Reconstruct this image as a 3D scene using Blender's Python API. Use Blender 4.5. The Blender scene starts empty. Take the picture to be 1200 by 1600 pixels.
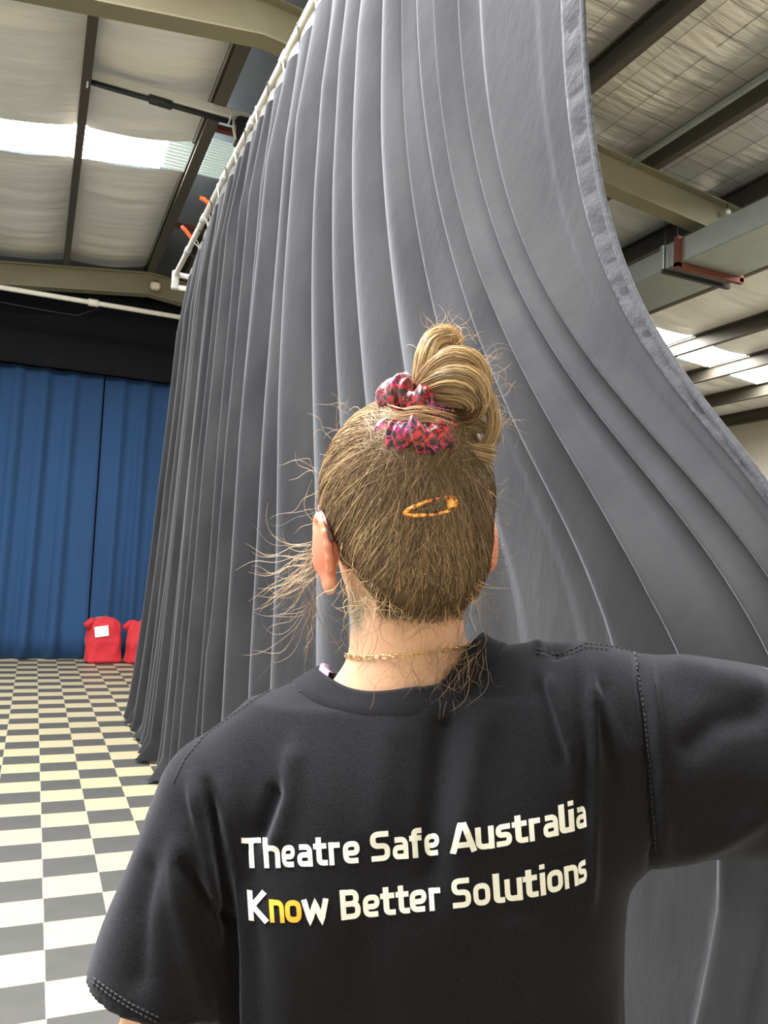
import bpy, bmesh, math, random
import numpy as np
from mathutils import Vector, Matrix
from mathutils.bvhtree import BVHTree
random.seed(7); rng = np.random.default_rng(7)
scene = bpy.context.scene
COL = scene.collection
PI = math.pi

# ------------------------------------------------------------------ camera
F = 1250.0; CAMH = 1.52
def _camrot():
    a = np.array([54-600, 865-800, F]); y2 = 1030-800
    x2 = -(F*F+(865-800)*y2)/(54-600)
    b = np.array([x2, y2, F]); a = a/np.linalg.norm(a); b = b/np.linalg.norm(b)
    u = np.cross(b, a)
    if u[1] > 0: u = -u
    return np.stack([b, a, u])            # rows: world axes seen in camera axes (right, down, forward)
RC = _camrot(); CAMP = np.array([0, 0, CAMH])
def at(x, y, dep):                         # a photo pixel at a real distance -> world point
    return RC @ np.array([(x-600)/F*dep, (y-800)/F*dep, dep]) + CAMP
def to_px(P):
    c = (np.asarray(P)-CAMP) @ RC
    return np.stack([600+F*c[..., 0]/c[..., 2], 800+F*c[..., 1]/c[..., 2]], -1)
LM = np.array([[.9165, -.4, 0], [.4, .9165, 0], [0, 0, 1]])     # world -> person axes (right, forward, up)
LM[:2] /= np.linalg.norm(LM[0])
def lw(P): return np.asarray(P, float) @ LM         # person axes -> world
def wl(P): return np.asarray(P, float) @ LM.T
def lat(x, y, d): return wl(at(x, y, d))
cd = bpy.data.cameras.new('camera'); cam = bpy.data.objects.new('camera', cd); COL.objects.link(cam)
cd.sensor_fit = 'VERTICAL'; cd.sensor_height = 36; cd.lens = F/1600*36; cd.clip_start = .02; cd.clip_end = 200
m = Matrix.Identity(4)
for i in range(3):
    m[i][0] = RC[i, 0]; m[i][1] = -RC[i, 1]; m[i][2] = -RC[i, 2]; m[i][3] = CAMP[i]
cam.matrix_world = m
scene.camera = cam

# ------------------------------------------------------------------ world, light, exposure
SKYLIGHT = 46.0
w = bpy.data.worlds.new('sky'); scene.world = w; w.use_nodes = True
w.node_tree.nodes['Background'].inputs[0].default_value = (.86, .93, 1, 1)
w.node_tree.nodes['Background'].inputs[1].default_value = 3.5
vs = scene.view_settings
vs.view_transform = 'Standard'; vs.look = 'None'; vs.exposure = 0.1; vs.gamma = 1; vs.use_curve_mapping = False
scene.cycles.use_denoising = True
scene.cycles.max_bounces = 6; scene.cycles.diffuse_bounces = 4

# ------------------------------------------------------------------ material helpers
def mat(name, col, rough=.6, metal=0, spec=.5, sheen=0, sheen_tint=None, noise=None, bump=None, emit=None, alpha=None, coat=0):
    """noise=(scale, amount, second colour, stretch) ; bump=(scale, strength, stretch)"""
    M = bpy.data.materials.new(name); M.use_nodes = True
    nt = M.node_tree; b = nt.nodes['Principled BSDF']
    c = tuple(col)+(1,)
    b.inputs['Base Color'].default_value = c
    b.inputs['Roughness'].default_value = rough; b.inputs['Metallic'].default_value = metal
    b.inputs['Specular IOR Level'].default_value = spec
    if sheen:
        b.inputs['Sheen Weight'].default_value = sheen; b.inputs['Sheen Roughness'].default_value = .35
        b.inputs['Sheen Tint'].default_value = tuple(sheen_tint or (1, 1, 1))+(1,)
    if coat: b.inputs['Coat Weight'].default_value = coat
    if emit:
        b.inputs['Emission Color'].default_value = tuple(emit[0])+(1,); b.inputs['Emission Strength'].default_value = emit[1]
    def coords(stretch):
        t = nt.nodes.new('ShaderNodeTexCoord'); mp = nt.nodes.new('ShaderNodeMapping')
        mp.inputs['Scale'].default_value = stretch
        nt.links.new(t.outputs['Object'], mp.inputs[0]); return mp.outputs[0]
    if noise:
        sc, amt, c2, st = noise
        n = nt.nodes.new('ShaderNodeTexNoise'); n.inputs['Scale'].default_value = sc; n.inputs['Detail'].default_value = 6
        nt.links.new(coords(st), n.inputs['Vector'])
        r = nt.nodes.new('ShaderNodeValToRGB'); r.color_ramp.elements[0].position = .35; r.color_ramp.elements[1].position = .7
        mix = nt.nodes.new('ShaderNodeMix'); mix.data_type = 'RGBA'
        mix.inputs[6].default_value = c; mix.inputs[7].default_value = tuple(c2)+(1,)
        mul = nt.nodes.new('ShaderNodeMath'); mul.operation = 'MULTIPLY'; mul.inputs[1].default_value = amt
        nt.links.new(n.outputs[0], r.inputs[0]); nt.links.new(r.outputs[0], mul.inputs[0]); nt.links.new(mul.outputs[0], mix.inputs[0])
        nt.links.new(mix.outputs[2], b.inputs['Base Color'])
    if bump:
        sc, stg, st = bump
        n = nt.nodes.new('ShaderNodeTexNoise'); n.inputs['Scale'].default_value = sc; n.inputs['Detail'].default_value = 5
        nt.links.new(coords(st), n.inputs['Vector'])
        bp = nt.nodes.new('ShaderNodeBump'); bp.inputs['Strength'].default_value = stg; bp.inputs['Distance'].default_value = .02
        nt.links.new(n.outputs[0], bp.inputs['Height']); nt.links.new(bp.outputs[0], b.inputs['Normal'])
    return M
def attr_col(M, name='tint'):
    nt = M.node_tree; a = nt.nodes.new('ShaderNodeAttribute'); a.attribute_name = name
    nt.links.new(a.outputs['Color'], nt.nodes['Principled BSDF'].inputs['Base Color']); return M

MT = {}
MT['tile_light'] = mat('tile_light', (.345, .305, .195), .48, spec=.35, noise=(9, .35, (.28, .245, .15), (1, 1, 1)))
MT['tile_dark'] = mat('tile_dark', (.050, .050, .048), .5, spec=.35, noise=(7, .4, (.072, .071, .068), (1, 1, 1)))
MT['grout'] = mat('grout', (.50, .47, .38), .8)
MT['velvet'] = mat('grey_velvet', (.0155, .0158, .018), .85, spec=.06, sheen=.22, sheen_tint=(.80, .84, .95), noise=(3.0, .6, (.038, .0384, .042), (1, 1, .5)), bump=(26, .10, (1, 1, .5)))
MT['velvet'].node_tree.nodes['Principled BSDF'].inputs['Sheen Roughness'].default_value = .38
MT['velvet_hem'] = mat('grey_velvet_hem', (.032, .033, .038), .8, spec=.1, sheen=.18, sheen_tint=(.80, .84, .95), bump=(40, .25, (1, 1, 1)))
MT['blue'] = mat('blue_cloth', (.017, .048, .118), .85, spec=.2, sheen=.25, sheen_tint=(.4, .6, 1), noise=(1.2, .4, (.022, .070, .18), (1, 1, .4)))
MT['black_cloth'] = mat('black_cloth', (.008, .009, .012), .9, spec=.15)
MT['black_wall'] = mat('black_wall', (.008, .011, .018), .9, spec=.2)
MT['wall_paint'] = mat('wall_paint', (.62, .58, .48), .8, noise=(2, .3, (.52, .48, .40), (1, 1, 1)))
MT['foil'] = mat('foil_insulation', (.93, .93, .91), .42, metal=.15, noise=(3, .35, (.80, .795, .77), (.25, 2, 1)), bump=(7, .75, (.18, 1.6, 1)))
MT['foil_shiny'] = mat('wrinkled_foil', (.92, .90, .88), .30, metal=.55, noise=(3, .35, (.74, .72, .69), (.25, 2, 1)), bump=(9, .9, (.16, 1.5, 1)))
MT['purlin'] = mat('purlin_steel', (.10, .088, .068), .55, metal=.3, noise=(4, .4, (.07, .062, .05), (1, .2, 1)))
MT['ridge_sheet'] = mat('galvanised_sheet', (.38, .42, .45), .45, metal=.5, noise=(4, .5, (.28, .31, .34), (1, .3, 1)))
MT['rafter'] = mat('olive_rafter', (.24, .22, .145), .55, spec=.4, noise=(3, .4, (.19, .17, .11), (1, 1, 1)))
MT['skylight'] = mat('skylight_sheet', (.9, .93, .92), .4, emit=((1, .985, .95), SKYLIGHT))
MT['skylight_end'] = mat('skylight_end', (.55, .62, .58), .4, emit=((.8, .95, .88), .35))
MT['galv'] = mat('galvanised_duct', (.36, .40, .385), .42, metal=.6, noise=(6, .5, (.27, .30, .29), (1, 1, 1)))
MT['rust'] = mat('red_oxide_angle', (.16, .045, .03), .6, metal=.2)
MT['dark_steel'] = mat('dark_steel', (.03, .03, .03), .5, metal=.4)
MT['black_plastic'] = mat('black_plastic', (.012, .012, .014), .45)
MT['alu'] = mat('aluminium', (.66, .66, .63), .45, metal=.25)
MT['white_pipe'] = mat('white_pipe', (.78, .75, .68), .45, noise=(8, .4, (.60, .57, .50), (1, 1, 1)))
MT['orange'] = mat('orange_webbing', (.85, .12, .03), .7)
MT['cream'] = mat('cream_plastic', (.8, .72, .58), .5)
MT['red'] = mat('red_canvas', (.44, .010, .020), .75, sheen=.15, noise=(8, .4, (.34, .006, .014), (1, 1, 1)), bump=(14, .4, (1, 1, 1)))
MT['white_label'] = mat('white_label', (.82, .82, .82), .6)
MT['shirt'] = mat('black_jersey', (.0085, .0085, .0105), .92, spec=.08, sheen=.22, sheen_tint=(.55, .56, .68), noise=(700, .7, (.021, .021, .0255), (1, 1, 1)), bump=(900, .25, (1, 1, 1)))
MT['stitch'] = mat('stitching', (.028, .028, .034), .9)
MT['print_white'] = mat('white_print', (.82, .82, .78), .7)
MT['print_orange'] = mat('orange_print', (.85, .42, .035), .7)
MT['purple'] = mat('purple_cloth', (.22, .15, .26), .85)
MT['trouser'] = mat('black_trousers', (.014, .014, .017), .9, sheen=.2)
MT['shoe'] = mat('black_shoe', (.02, .02, .02), .5)
MT['sole'] = mat('white_sole', (.6, .6, .58), .6)
MT['hair_core'] = mat('hair_core', (.085, .052, .027), .55, spec=.3, bump=(60, .4, (1, 1, .1)))
MT['hair'] = attr_col(mat('hair_strands', (.2, .13, .06), .42, spec=.45))
MT['gold'] = mat('gold_chain', (.80, .60, .30), .25, metal=1)
MT['glasses'] = mat('brown_acetate', (.07, .018, .014), .18, coat=.6)
MT['lens'] = mat('lens', (.9, .9, .9), .05); MT['lens'].node_tree.nodes['Principled BSDF'].inputs['Transmission Weight'].default_value = 1
MT['eye'] = mat('eye_white', (.8, .8, .78), .2)
MT['iris'] = mat('iris', (.05, .04, .03), .2)
MT['brow'] = mat('brow_hair', (.06, .035, .02), .7)

def skin_material():
    M = mat('skin', (.72, .43, .29), .5, spec=.35)
    nt = M.node_tree; b = nt.nodes['Principled BSDF']
    b.inputs['Subsurface Weight'].default_value = .18; b.inputs['Subsurface Radius'].default_value = (.012, .004, .002)
    b.inputs['Subsurface Scale'].default_value = .5
    a = nt.nodes.new('ShaderNodeAttribute'); a.attribute_name = 'tint'
    tc = nt.nodes.new('ShaderNodeTexCoord')
    n = nt.nodes.new('ShaderNodeTexNoise'); n.inputs['Scale'].default_value = 210; n.inputs['Detail'].default_value = 3; n.inputs['Distortion'].default_value = 2.5
    nt.links.new(tc.outputs['Object'], n.inputs['Vector'])
    r = nt.nodes.new('ShaderNodeValToRGB'); r.color_ramp.elements[0].position = .42; r.color_ramp.elements[1].position = .54
    nt.links.new(n.outputs[0], r.inputs[0])
    a2 = nt.nodes.new('ShaderNodeAttribute'); a2.attribute_name = 'tattoo'
    mu = nt.nodes.new('ShaderNodeMath'); mu.operation = 'MULTIPLY'
    nt.links.new(r.outputs[0], mu.inputs[0]); nt.links.new(a2.outputs['Fac'], mu.inputs[1])
    mix = nt.nodes.new('ShaderNodeMix'); mix.data_type = 'RGBA'; mix.inputs[7].default_value = (.15, .22, .17, 1)
    nt.links.new(mu.outputs[0], mix.inputs[0]); nt.links.new(a.outputs['Color'], mix.inputs[6])
    nt.links.new(mix.outputs[2], b.inputs['Base Color'])
    return M
MT['skin'] = skin_material()

def tortoise():
    M = mat('tortoiseshell', (.8, .3, .03), .2, coat=.7)
    nt = M.node_tree; tc = nt.nodes.new('ShaderNodeTexCoord')
    n = nt.nodes.new('ShaderNodeTexNoise'); n.inputs['Scale'].default_value = 190; n.inputs['Detail'].default_value = 1
    r = nt.nodes.new('ShaderNodeValToRGB'); e = r.color_ramp.elements
    e[0].position = .40; e[0].color = (.015, .008, .005, 1); e[1].position = .62; e[1].color = (.90, .55, .10, 1)
    k = e.new(.47); k.color = (.75, .16, .015, 1)
    nt.links.new(tc.outputs['Object'], n.inputs['Vector']); nt.links.new(n.outputs[0], r.inputs[0])
    nt.links.new(r.outputs[0], nt.nodes['Principled BSDF'].inputs['Base Color']); return M
MT['tortoise'] = tortoise()
def scrunchie_material():
    M = mat('printed_satin', (.02, .015, .02), .33, spec=.6, sheen=.3)
    nt = M.node_tree; tc = nt.nodes.new('ShaderNodeTexCoord')
    n = nt.nodes.new('ShaderNodeTexNoise'); n.inputs['Scale'].default_value = 62; n.inputs['Detail'].default_value = 0; n.inputs['Distortion'].default_value = 3.2
    r = nt.nodes.new('ShaderNodeValToRGB'); r.color_ramp.interpolation = 'CONSTANT'
    e = r.color_ramp.elements; e[0].position = 0; e[0].color = (0, 0, 0, 1); e[1].position = .455; e[1].color = (1, 1, 1, 1)
    k = e.new(.52); k.color = (0, 0, 0, 1); k = e.new(.63); k.color = (1, 1, 1, 1)
    sx = nt.nodes.new('ShaderNodeSeparateXYZ')
    hue = nt.nodes.new('ShaderNodeValToRGB'); hue.color_ramp.elements[0].color = (.62, .02, .035, 1); hue.color_ramp.elements[1].color = (.60, .05, .30, 1)
    hue.color_ramp.elements[0].position = .44; hue.color_ramp.elements[1].position = .56
    n2 = nt.nodes.new('ShaderNodeTexNoise'); n2.inputs['Scale'].default_value = 28; n2.inputs['Detail'].default_value = 0
    mix = nt.nodes.new('ShaderNodeMix'); mix.data_type = 'RGBA'; mix.inputs[6].default_value = (.018, .013, .017, 1)
    nt.links.new(tc.outputs['Object'], n.inputs['Vector']); nt.links.new(tc.outputs['Object'], n2.inputs['Vector'])
    nt.links.new(n.outputs[0], r.inputs[0]); nt.links.new(n2.outputs[0], hue.inputs[0])
    nt.links.new(r.outputs[0], mix.inputs[0]); nt.links.new(hue.outputs[0], mix.inputs[7])
    nt.links.new(mix.outputs[2], nt.nodes['Principled BSDF'].inputs['Base Color']); return M
MT['scrunchie'] = scrunchie_material()

# ------------------------------------------------------------------ mesh helpers
def tag(o, label=None, cat=None, group=None, kind=None):
    if label: o['label'] = label
    if cat: o['category'] = cat
    if group: o['group'] = group
    if kind: o['kind'] = kind
    return o
def link(name, me, m=None, parent=None, smooth=False):
    if m is not None and len(me.materials) == 0: me.materials.append(MT[m] if isinstance(m, str) else m)
    if smooth: me.polygons.foreach_set('use_smooth', [True]*len(me.polygons))
    o = bpy.data.objects.new(name, me); COL.objects.link(o)
    if parent is not None: o.parent = parent
    return o
def mesh_np(name, V, Fc, smooth=True):
    """V (n,3), Fc list of arrays (k,3)/(k,4) or one array"""
    me = bpy.data.meshes.new(name)
    V = np.asarray(V, np.float32); Fs = Fc if isinstance(Fc, list) else [Fc]
    Fs = [np.asarray(f, np.int32) for f in Fs if len(f)]
    me.vertices.add(len(V)); me.vertices.foreach_set('co', V.ravel())
    nl = sum(f.size for f in Fs); npo = sum(len(f) for f in Fs)
    me.loops.add(nl); me.polygons.add(npo)
    me.loops.foreach_set('vertex_index', np.concatenate([f.ravel() for f in Fs]))
    tot = np.concatenate([np.full(len(f), f.shape[1], np.int32) for f in Fs])
    st = np.concatenate([[0], np.cumsum(tot)[:-1]]).astype(np.int32)
    me.polygons.foreach_set('loop_start', st)
    me.polygons.foreach_set('use_smooth', np.full(npo, smooth))
    me.update(calc_edges=True); me.validate()
    return me
class MB:
    """collects boxes, tubes and lofts into one mesh"""
    def __init__(s): s.v = []; s.f = []
    def add(s, V, Fc):
        o = len(s.v); s.v += [tuple(p) for p in V]; s.f += [tuple(i+o for i in q) for q in Fc]; return s
    def box(s, c, d, rot=None, bev=0):
        x, y, z = [k/2 for k in d]
        if bev:
            b = bev; P = []
            for zz, i in ((-z, b), (-z+b, 0), (z-b, 0), (z, b)):
                xx, yy = x-i, y-i; b2 = min(b, xx, yy)
                P += [(-xx+b2, -yy, zz), (xx-b2, -yy, zz), (xx, -yy+b2, zz), (xx, yy-b2, zz), (xx-b2, yy, zz), (-xx+b2, yy, zz), (-xx, yy-b2, zz), (-xx, -yy+b2, zz)]
            Fc = [tuple(range(7, -1, -1)), tuple(range(24, 32))]
            for r in range(3):
                for k in range(8): Fc.append((r*8+k, r*8+(k+1) % 8, r*8+8+(k+1) % 8, r*8+8+k))
        else:
            P = [(sx*x, sy*y, sz*z) for sz in (-1, 1) for sy in (-1, 1) for sx in (-1, 1)]
            Fc = [(0, 2, 3, 1), (4, 5, 7, 6), (0, 1, 5, 4), (2, 6, 7, 3), (0, 4, 6, 2), (1, 3, 7, 5)]
        R = rot or Matrix.Identity(3)
        return s.add([(R @ Vector(p))+Vector(c) for p in P], Fc)
    def tube(s, pts, r, n=10, closed=False, cap=True):
        pts = [Vector(p) for p in pts]; k = len(pts); rs = r if hasattr(r, '__len__') else [r]*k
        up = None; V = []
        for i, p in enumerate(pts):
            a = pts[(i-1) % k] if (closed or i > 0) else pts[i]; b = pts[(i+1) % k] if (closed or i < k-1) else pts[i]
            t = (b-a).normalized()
            if up is None: up = t.orthogonal().normalized()
            up = (up-t*up.dot(t)); up = up.normalized() if up.length > 1e-6 else t.orthogonal().normalized()
            q = t.cross(up)
            V += [p+(up*math.cos(2*PI*j/n)+q*math.sin(2*PI*j/n))*rs[i] for j in range(n)]
        Fc = []
        for i in range(k if closed else k-1):
            for j in range(n):
                a, b = i*n, ((i+1) % k)*n; Fc.append((a+j, a+(j+1) % n, b+(j+1) % n, b+j))
        if cap and not closed: Fc += [tuple(range(n-1, -1, -1)), tuple(range((k-1)*n, k*n))]
        return s.add(V, Fc)
    def extrude(s, prof, axis_pts):
        """profile [(a,b)] in the (X,Z) plane swept along Y from y0 to y1"""
        y0, y1 = axis_pts; n = len(prof)
        V = [(a, y0, b) for a, b in prof]+[(a, y1, b) for a, b in prof]
        Fc = [(i, (i+1) % n, n+(i+1) % n, n+i) for i in range(n)]+[tuple(range(n-1, -1, -1)), tuple(range(n, 2*n))]
        return s.add(V, Fc)
    def build(s, name, m, parent=None, smooth=False, base=None):
        V = np.array([tuple(p) for p in s.v], float)
        if base is not None: V = V-np.asarray(base)
        me = bpy.data.meshes.new(name); me.from_pydata(V.tolist(), [], s.f); me.update()
        return link(name, me, m, parent, smooth)
def empty(name, loc):
    o = bpy.data.objects.new(name, None); o.empty_display_size = .1; o.location = loc; COL.objects.link(o); return o
def grid_faces(nu, nv, closed_u=False):
    i = np.arange(nu if closed_u else nu-1)[:, None]; j = np.arange(nv-1)[None]
    a = i*nv+j; b = ((i+1) % nu)*nv+j
    return np.stack([a, b, b+1, a+1], -1).reshape(-1, 4)

# ------------------------------------------------------------------ the hall
XL, XR, YF, YB = -9.1, 11.6, -3.2, 13.0
RIDX, RIDZ, SLOPE = 1.24, 5.75, .115
def rz(X): return RIDZ-SLOPE*abs(X-RIDX)
TS = .25; TX0, TY0 = .146, 6.26-.084
floor = tag(MB().box(((XL+XR)/2, (YF+YB)/2, -.055), (XR-XL, YB-YF, .10)).build('floor', 'grout'), 'black and cream checkerboard tiled floor of the hall', kind='structure')
g = .0035; th = .006
def tile_mesh(name, m):
    h_ = TS/2-g/2
    return MB().box((0, 0, -th/2+.001), (2*h_, 2*h_, th), bev=.0012).build(name, m)
tl = tile_mesh('tile', 'tile_light'); td = tile_mesh('tile', 'tile_dark')
ml, mdk = tl.data, td.data
for o in (tl, td): bpy.data.objects.remove(o)
cells = []
for i in range(int((XL-TX0)/TS)+1, int((XR-TX0)/TS)-1):
    for j in range(int((YF-TY0)/TS)+1, int((YB-TY0)/TS)-1):
        cx, cy = TX0+(i+.5)*TS, TY0+(j+.5)*TS
        dark = (i+j) % 2 == 0
        dep = float((np.array([cx, cy, 0])-CAMP) @ RC[:, 2])
        score = 0
        if dep > .3:
            px = to_px(np.array([cx, cy, 0.]))
            # in view: left of the shirt and of the hanging curtain
            xl = 330 if px[1] < 1180 else 300-(px[1]-1180)*.42
            if -50 < px[0] < xl and px[1] < 1680 and cx < 1.5: score = 1/dep**3
        cells.append((score, cx, cy, dark))
cells.sort(key=lambda c: -c[0])
for s_, cx, cy, dark in cells[:300]:
    if s_ <= 0: break
    o = link('tile', mdk if dark else ml, parent=floor); o.location = (cx, cy, 0)
for dk, nm in ((True, 'dark_tiles'), (False, 'light_tiles')):
    B = MB(); h_ = TS/2-g/2
    for k, (s_, cx, cy, dark) in enumerate(cells):
        if dark == dk and (k >= 300 or s_ <= 0):
            B.add([(cx-h_, cy-h_, .001), (cx+h_, cy-h_, .001), (cx+h_, cy+h_, .001), (cx-h_, cy+h_, .001), (cx-h_, cy-h_, -.005), (cx+h_, cy-h_, -.005), (cx+h_, cy+h_, -.005), (cx-h_, cy+h_, -.005)],
                  [(0, 1, 2, 3), (0, 4, 5, 1), (1, 5, 6, 2), (2, 6, 7, 3), (3, 7, 4, 0)])
    tag(B.build(nm, 'tile_dark' if dk else 'tile_light', floor), kind='stuff')

def gable(B, y, t):
    V = []
    for yy in (y, y+t): V += [(XL, yy, 0), (XR, yy, 0), (XR, yy, rz(XR)+.2), (RIDX, yy, RIDZ+.3), (XL, yy, rz(XL)+.2)]
    return B.add(V, [(0, 1, 2, 3, 4), (9, 8, 7, 6, 5)]+[(i, 5+i, 5+(i+1) % 5, (i+1) % 5) for i in range(5)])
tag(gable(MB(), YB, .15).build('wall_back', 'black_wall'), 'black painted back wall of the hall behind the blue drapes', kind='structure')
tag(MB().box((XR+.08, (YF+YB)/2, 2.3), (.16, YB-YF, 4.6)).build('wall_right', 'wall_paint'), 'beige side wall far behind the grey curtain', kind='structure')
# left wall with wide open loading doors: the daylight comes in from this side
lf = MB(); DY0, DY1, DZ = -1.0, 8.5, 4.1
for y0, y1, z0, z1 in ((YF, DY0, 0, 4.6), (DY1, YB, 0, 4.6), (DY0, DY1, DZ, 4.6)): lf.box((XL-.08, (y0+y1)/2, (z0+z1)/2), (.16, y1-y0, z1-z0))
tag(lf.build('wall_left', 'wall_paint'), 'beige side wall with wide open loading door out of view', kind='structure')
tag(gable(MB(), YF-.15, .15).build('wall_front', 'wall_paint'), 'beige front wall of the hall behind the camera', kind='structure')
tag(MB().box((XL-8.3, 4, -.07), (16, 40, .1)).build('ground', mat('concrete', (.45, .43, .40), .9)), 'pale concrete yard outside the loading door', kind='structure')

# roof: sheet + purlins + rafters + foil + skylights
roof = MB()
V = []
for y in (YF-.3, YB+.3): V += [(XL-.3, y, rz(XL-.3)+.30), (RIDX, y, RIDZ+.30), (XR+.3, y, rz(XR+.3)+.30), (XL-.3, y, rz(XL-.3)+.33), (RIDX, y, RIDZ+.33), (XR+.3, y, rz(XR+.3)+.33)]
roof.add(V, [(0, 1, 7, 6), (1, 2, 8, 7), (3, 9, 10, 4), (4, 10, 11, 5), (0, 3, 4, 1), (1, 4, 5, 2), (6, 7, 10, 9), (7, 8, 11, 10), (0, 6, 9, 3), (2, 5, 11, 8)])
ceiling = tag(roof.build('ceiling', 'ridge_sheet'), 'warehouse roof with foil insulation between steel purlins', kind='structure')
PX = [-8.9, -7.75, -6.6, -5.5, -4.4, -3.3, -2.15, -1.02, .11, 1.24, 1.72, 2.55, 3.74, 4.85, 5.92, 7.02, 8.33, 9.37, 10.45, 11.5]
def purlin(X):
    t = .006; b = .075; h0, h1 = rz(X)-.11, rz(X)+.11
    if X in (1.24,): b = .11
    prof = [(X+b/2, h0), (X+b/2, h1), (X-b/2, h1), (X-b/2, h1-.02), (X-b/2+t, h1-.02), (X-b/2+t, h1-t), (X+b/2-t, h1-t), (X+b/2-t, h0+t), (X-b/2+t, h0+t), (X-b/2+t, h0+.02), (X-b/2, h0+.02), (X-b/2, h0)]
    return MB().extrude(prof, (YF, YB)).build('purlin', 'purlin', ceiling)
for X in PX: purlin(X)
RAFY = [-.75, 5.53, 11.8]
def rafter(Y):
    # I section, each side of the ridge, plus haunch plate
    B = MB()
    for xa, xb in ((XL, RIDX), (RIDX, XR)):
        for (w_, zt, zb) in ((.17, -.115, -.13), (.012, -.13, -.42), (.17, -.42, -.435)):
            V = []
            for X in (xa, xb):
                z = rz(X); V += [(X, Y-w_/2, z+zt), (X, Y+w_/2, z+zt), (X, Y+w_/2, z+zb), (X, Y-w_/2, z+zb)]
            B.add(V, [(0, 4, 5, 1), (1, 5, 6, 2), (2, 6, 7, 3), (3, 7, 4, 0), (3, 2, 1, 0), (4, 5, 6, 7)])
    return B.build('rafter', 'rafter', ceiling)
for Y in RAFY: rafter(Y)
def foil_panel(xa, xb, ya, yb, seed, sag=.06):
    nx, ny = 18, max(16, int((yb-ya)*14)); r = np.random.default_rng(seed)
    u = np.linspace(0, 1, nx)[:, None]; v = np.linspace(0, 1, ny)[None]
    X = xa+(xb-xa)*u+0*v; Y = ya+(yb-ya)*v+0*u
    Z = np.vectorize(rz)(X)+.105-sag*np.sin(PI*u)*(.7+.3*np.sin(PI*v))
    for k in range(26):          # wrinkles that run across the bay
        yc = r.uniform(ya, yb); wd = r.uniform(.02, .09); amp = r.uniform(-.026, .030); uc = r.uniform(0, 1); uw = r.uniform(.2, .9)
        Z += amp*np.exp(-((Y-yc-.05*np.sin(3*u+k))/wd)**2)*np.exp(-((u-uc)/uw)**2)*np.sin(PI*u)**.5
    V = np.stack([X, Y, Z], -1).reshape(-1, 3)
    return link('insulation_panel', mesh_np('insulation_panel', V, grid_faces(nx, ny)), 'foil_shiny' if xa > 2.5 and yb <= 6.0 else 'foil', ceiling)
SKY = []
seed = 0
for a, b in zip(PX[:-1], PX[1:]):
    if a == 1.24: continue                          # bare sheet strip beside the ridge
    xa, xb = a+.03, b-.03
    left = a < 1.3
    s0, s1 = (8.20, 8.86) if left else (8.53, 9.26)
    near = -3.4 < a < 1.2 or 5.9 < a < 7.5  # unseen near skylights: left sized to light the curtain, right added to brighten foil
    far_sky = -5.6 < a < 1.3 or 7.0 < a < 9.5
    if not far_sky: s0 = s1 = 9.0
    for ya, yb in (((YF, .6), (3.6, 6.0)) if near else ((YF, 6.0),))+((6.0, s0), (s1, 12.1)):
        seed += 1; foil_panel(xa, xb, ya, yb, seed)
    if far_sky: SKY.append((xa, xb, s0, s1))
    if near: SKY.append((xa, xb, .6, 3.6))
for xa, xb, y0, y1 in SKY:
    xe = xb
    if abs(xb-1.21) < .01 and y0 > 5: xe = .95
    B = MB(); n = 1
    za, zb = rz(xa)+.10, rz(xe)+.10
    B.add([(xa, y0-.02, za), (xe, y0-.02, zb), (xe, y1+.02, zb), (xa, y1+.02, za)], [(0, 1, 2, 3)])
    B.build('skylight_panel', 'skylight', ceiling)
    if xe != xb:                                   # grey ribbed end of the sheet by the ridge
        B = MB()
        for k in range(9):
            yy = y0+(k+.5)*(y1-y0)/9; B.box(((xe+xb)/2, yy, rz((xe+xb)/2)+.10), (xb-xe, (y1-y0)/13, .02))
        B.build('skylight_rib', 'skylight_end', ceiling)
# ribbed patch in the bare strip
B = MB()
for k in range(14): B.box((1.50, 8.1+k*.06, RIDZ+.12), (.26, .035, .02))
B.build('skylight_rib', 'skylight_end', ceiling)
MB().box((1.49, 7.6, RIDZ-.02), (.42, .07, .05)).build('bridging', 'rust', ceiling)
MB().box((1.49, 10.1, RIDZ-.02), (.42, .07, .05)).build('bridging', 'rust', ceiling)
# safety mesh under the foil at the right
B = MB()
for a, b in ((2.55, 3.74), (3.74, 4.85), (4.85, 5.92)):
    for k in range(1, 4):
        X = a+(b-a)*k/4; B.box((X, 4.25, rz(X)+.045), (.003, 3.5, .003))
    for k in range(14):
        Y = 2.6+k*.25
        for q in range(1):
            V = []
            for X in (a+.04, b-.04): V += [(X, Y-.0013, rz(X)+.045), (X, Y+.0013, rz(X)+.045), (X, Y+.0013, rz(X)+.048), (X, Y-.0013, rz(X)+.048)]
            B.add(V, [(0, 1, 5, 4), (1, 2, 6, 5), (2, 3, 7, 6), (3, 0, 4, 7)])
tag(B.build('safety_mesh', mat('wire', (.20, .19, .17), .5, metal=.5), ceiling), kind='stuff')

# ------------------------------------------------------------------ fittings on the roof
def pipe(name, a, b, r, m, label=None, cat=None, group=None, parent=None):
    o = MB().tube([a, b], r, 14).build(name, m, parent, smooth=False)
    if label: tag(o, label, cat, group)
    return o
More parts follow.
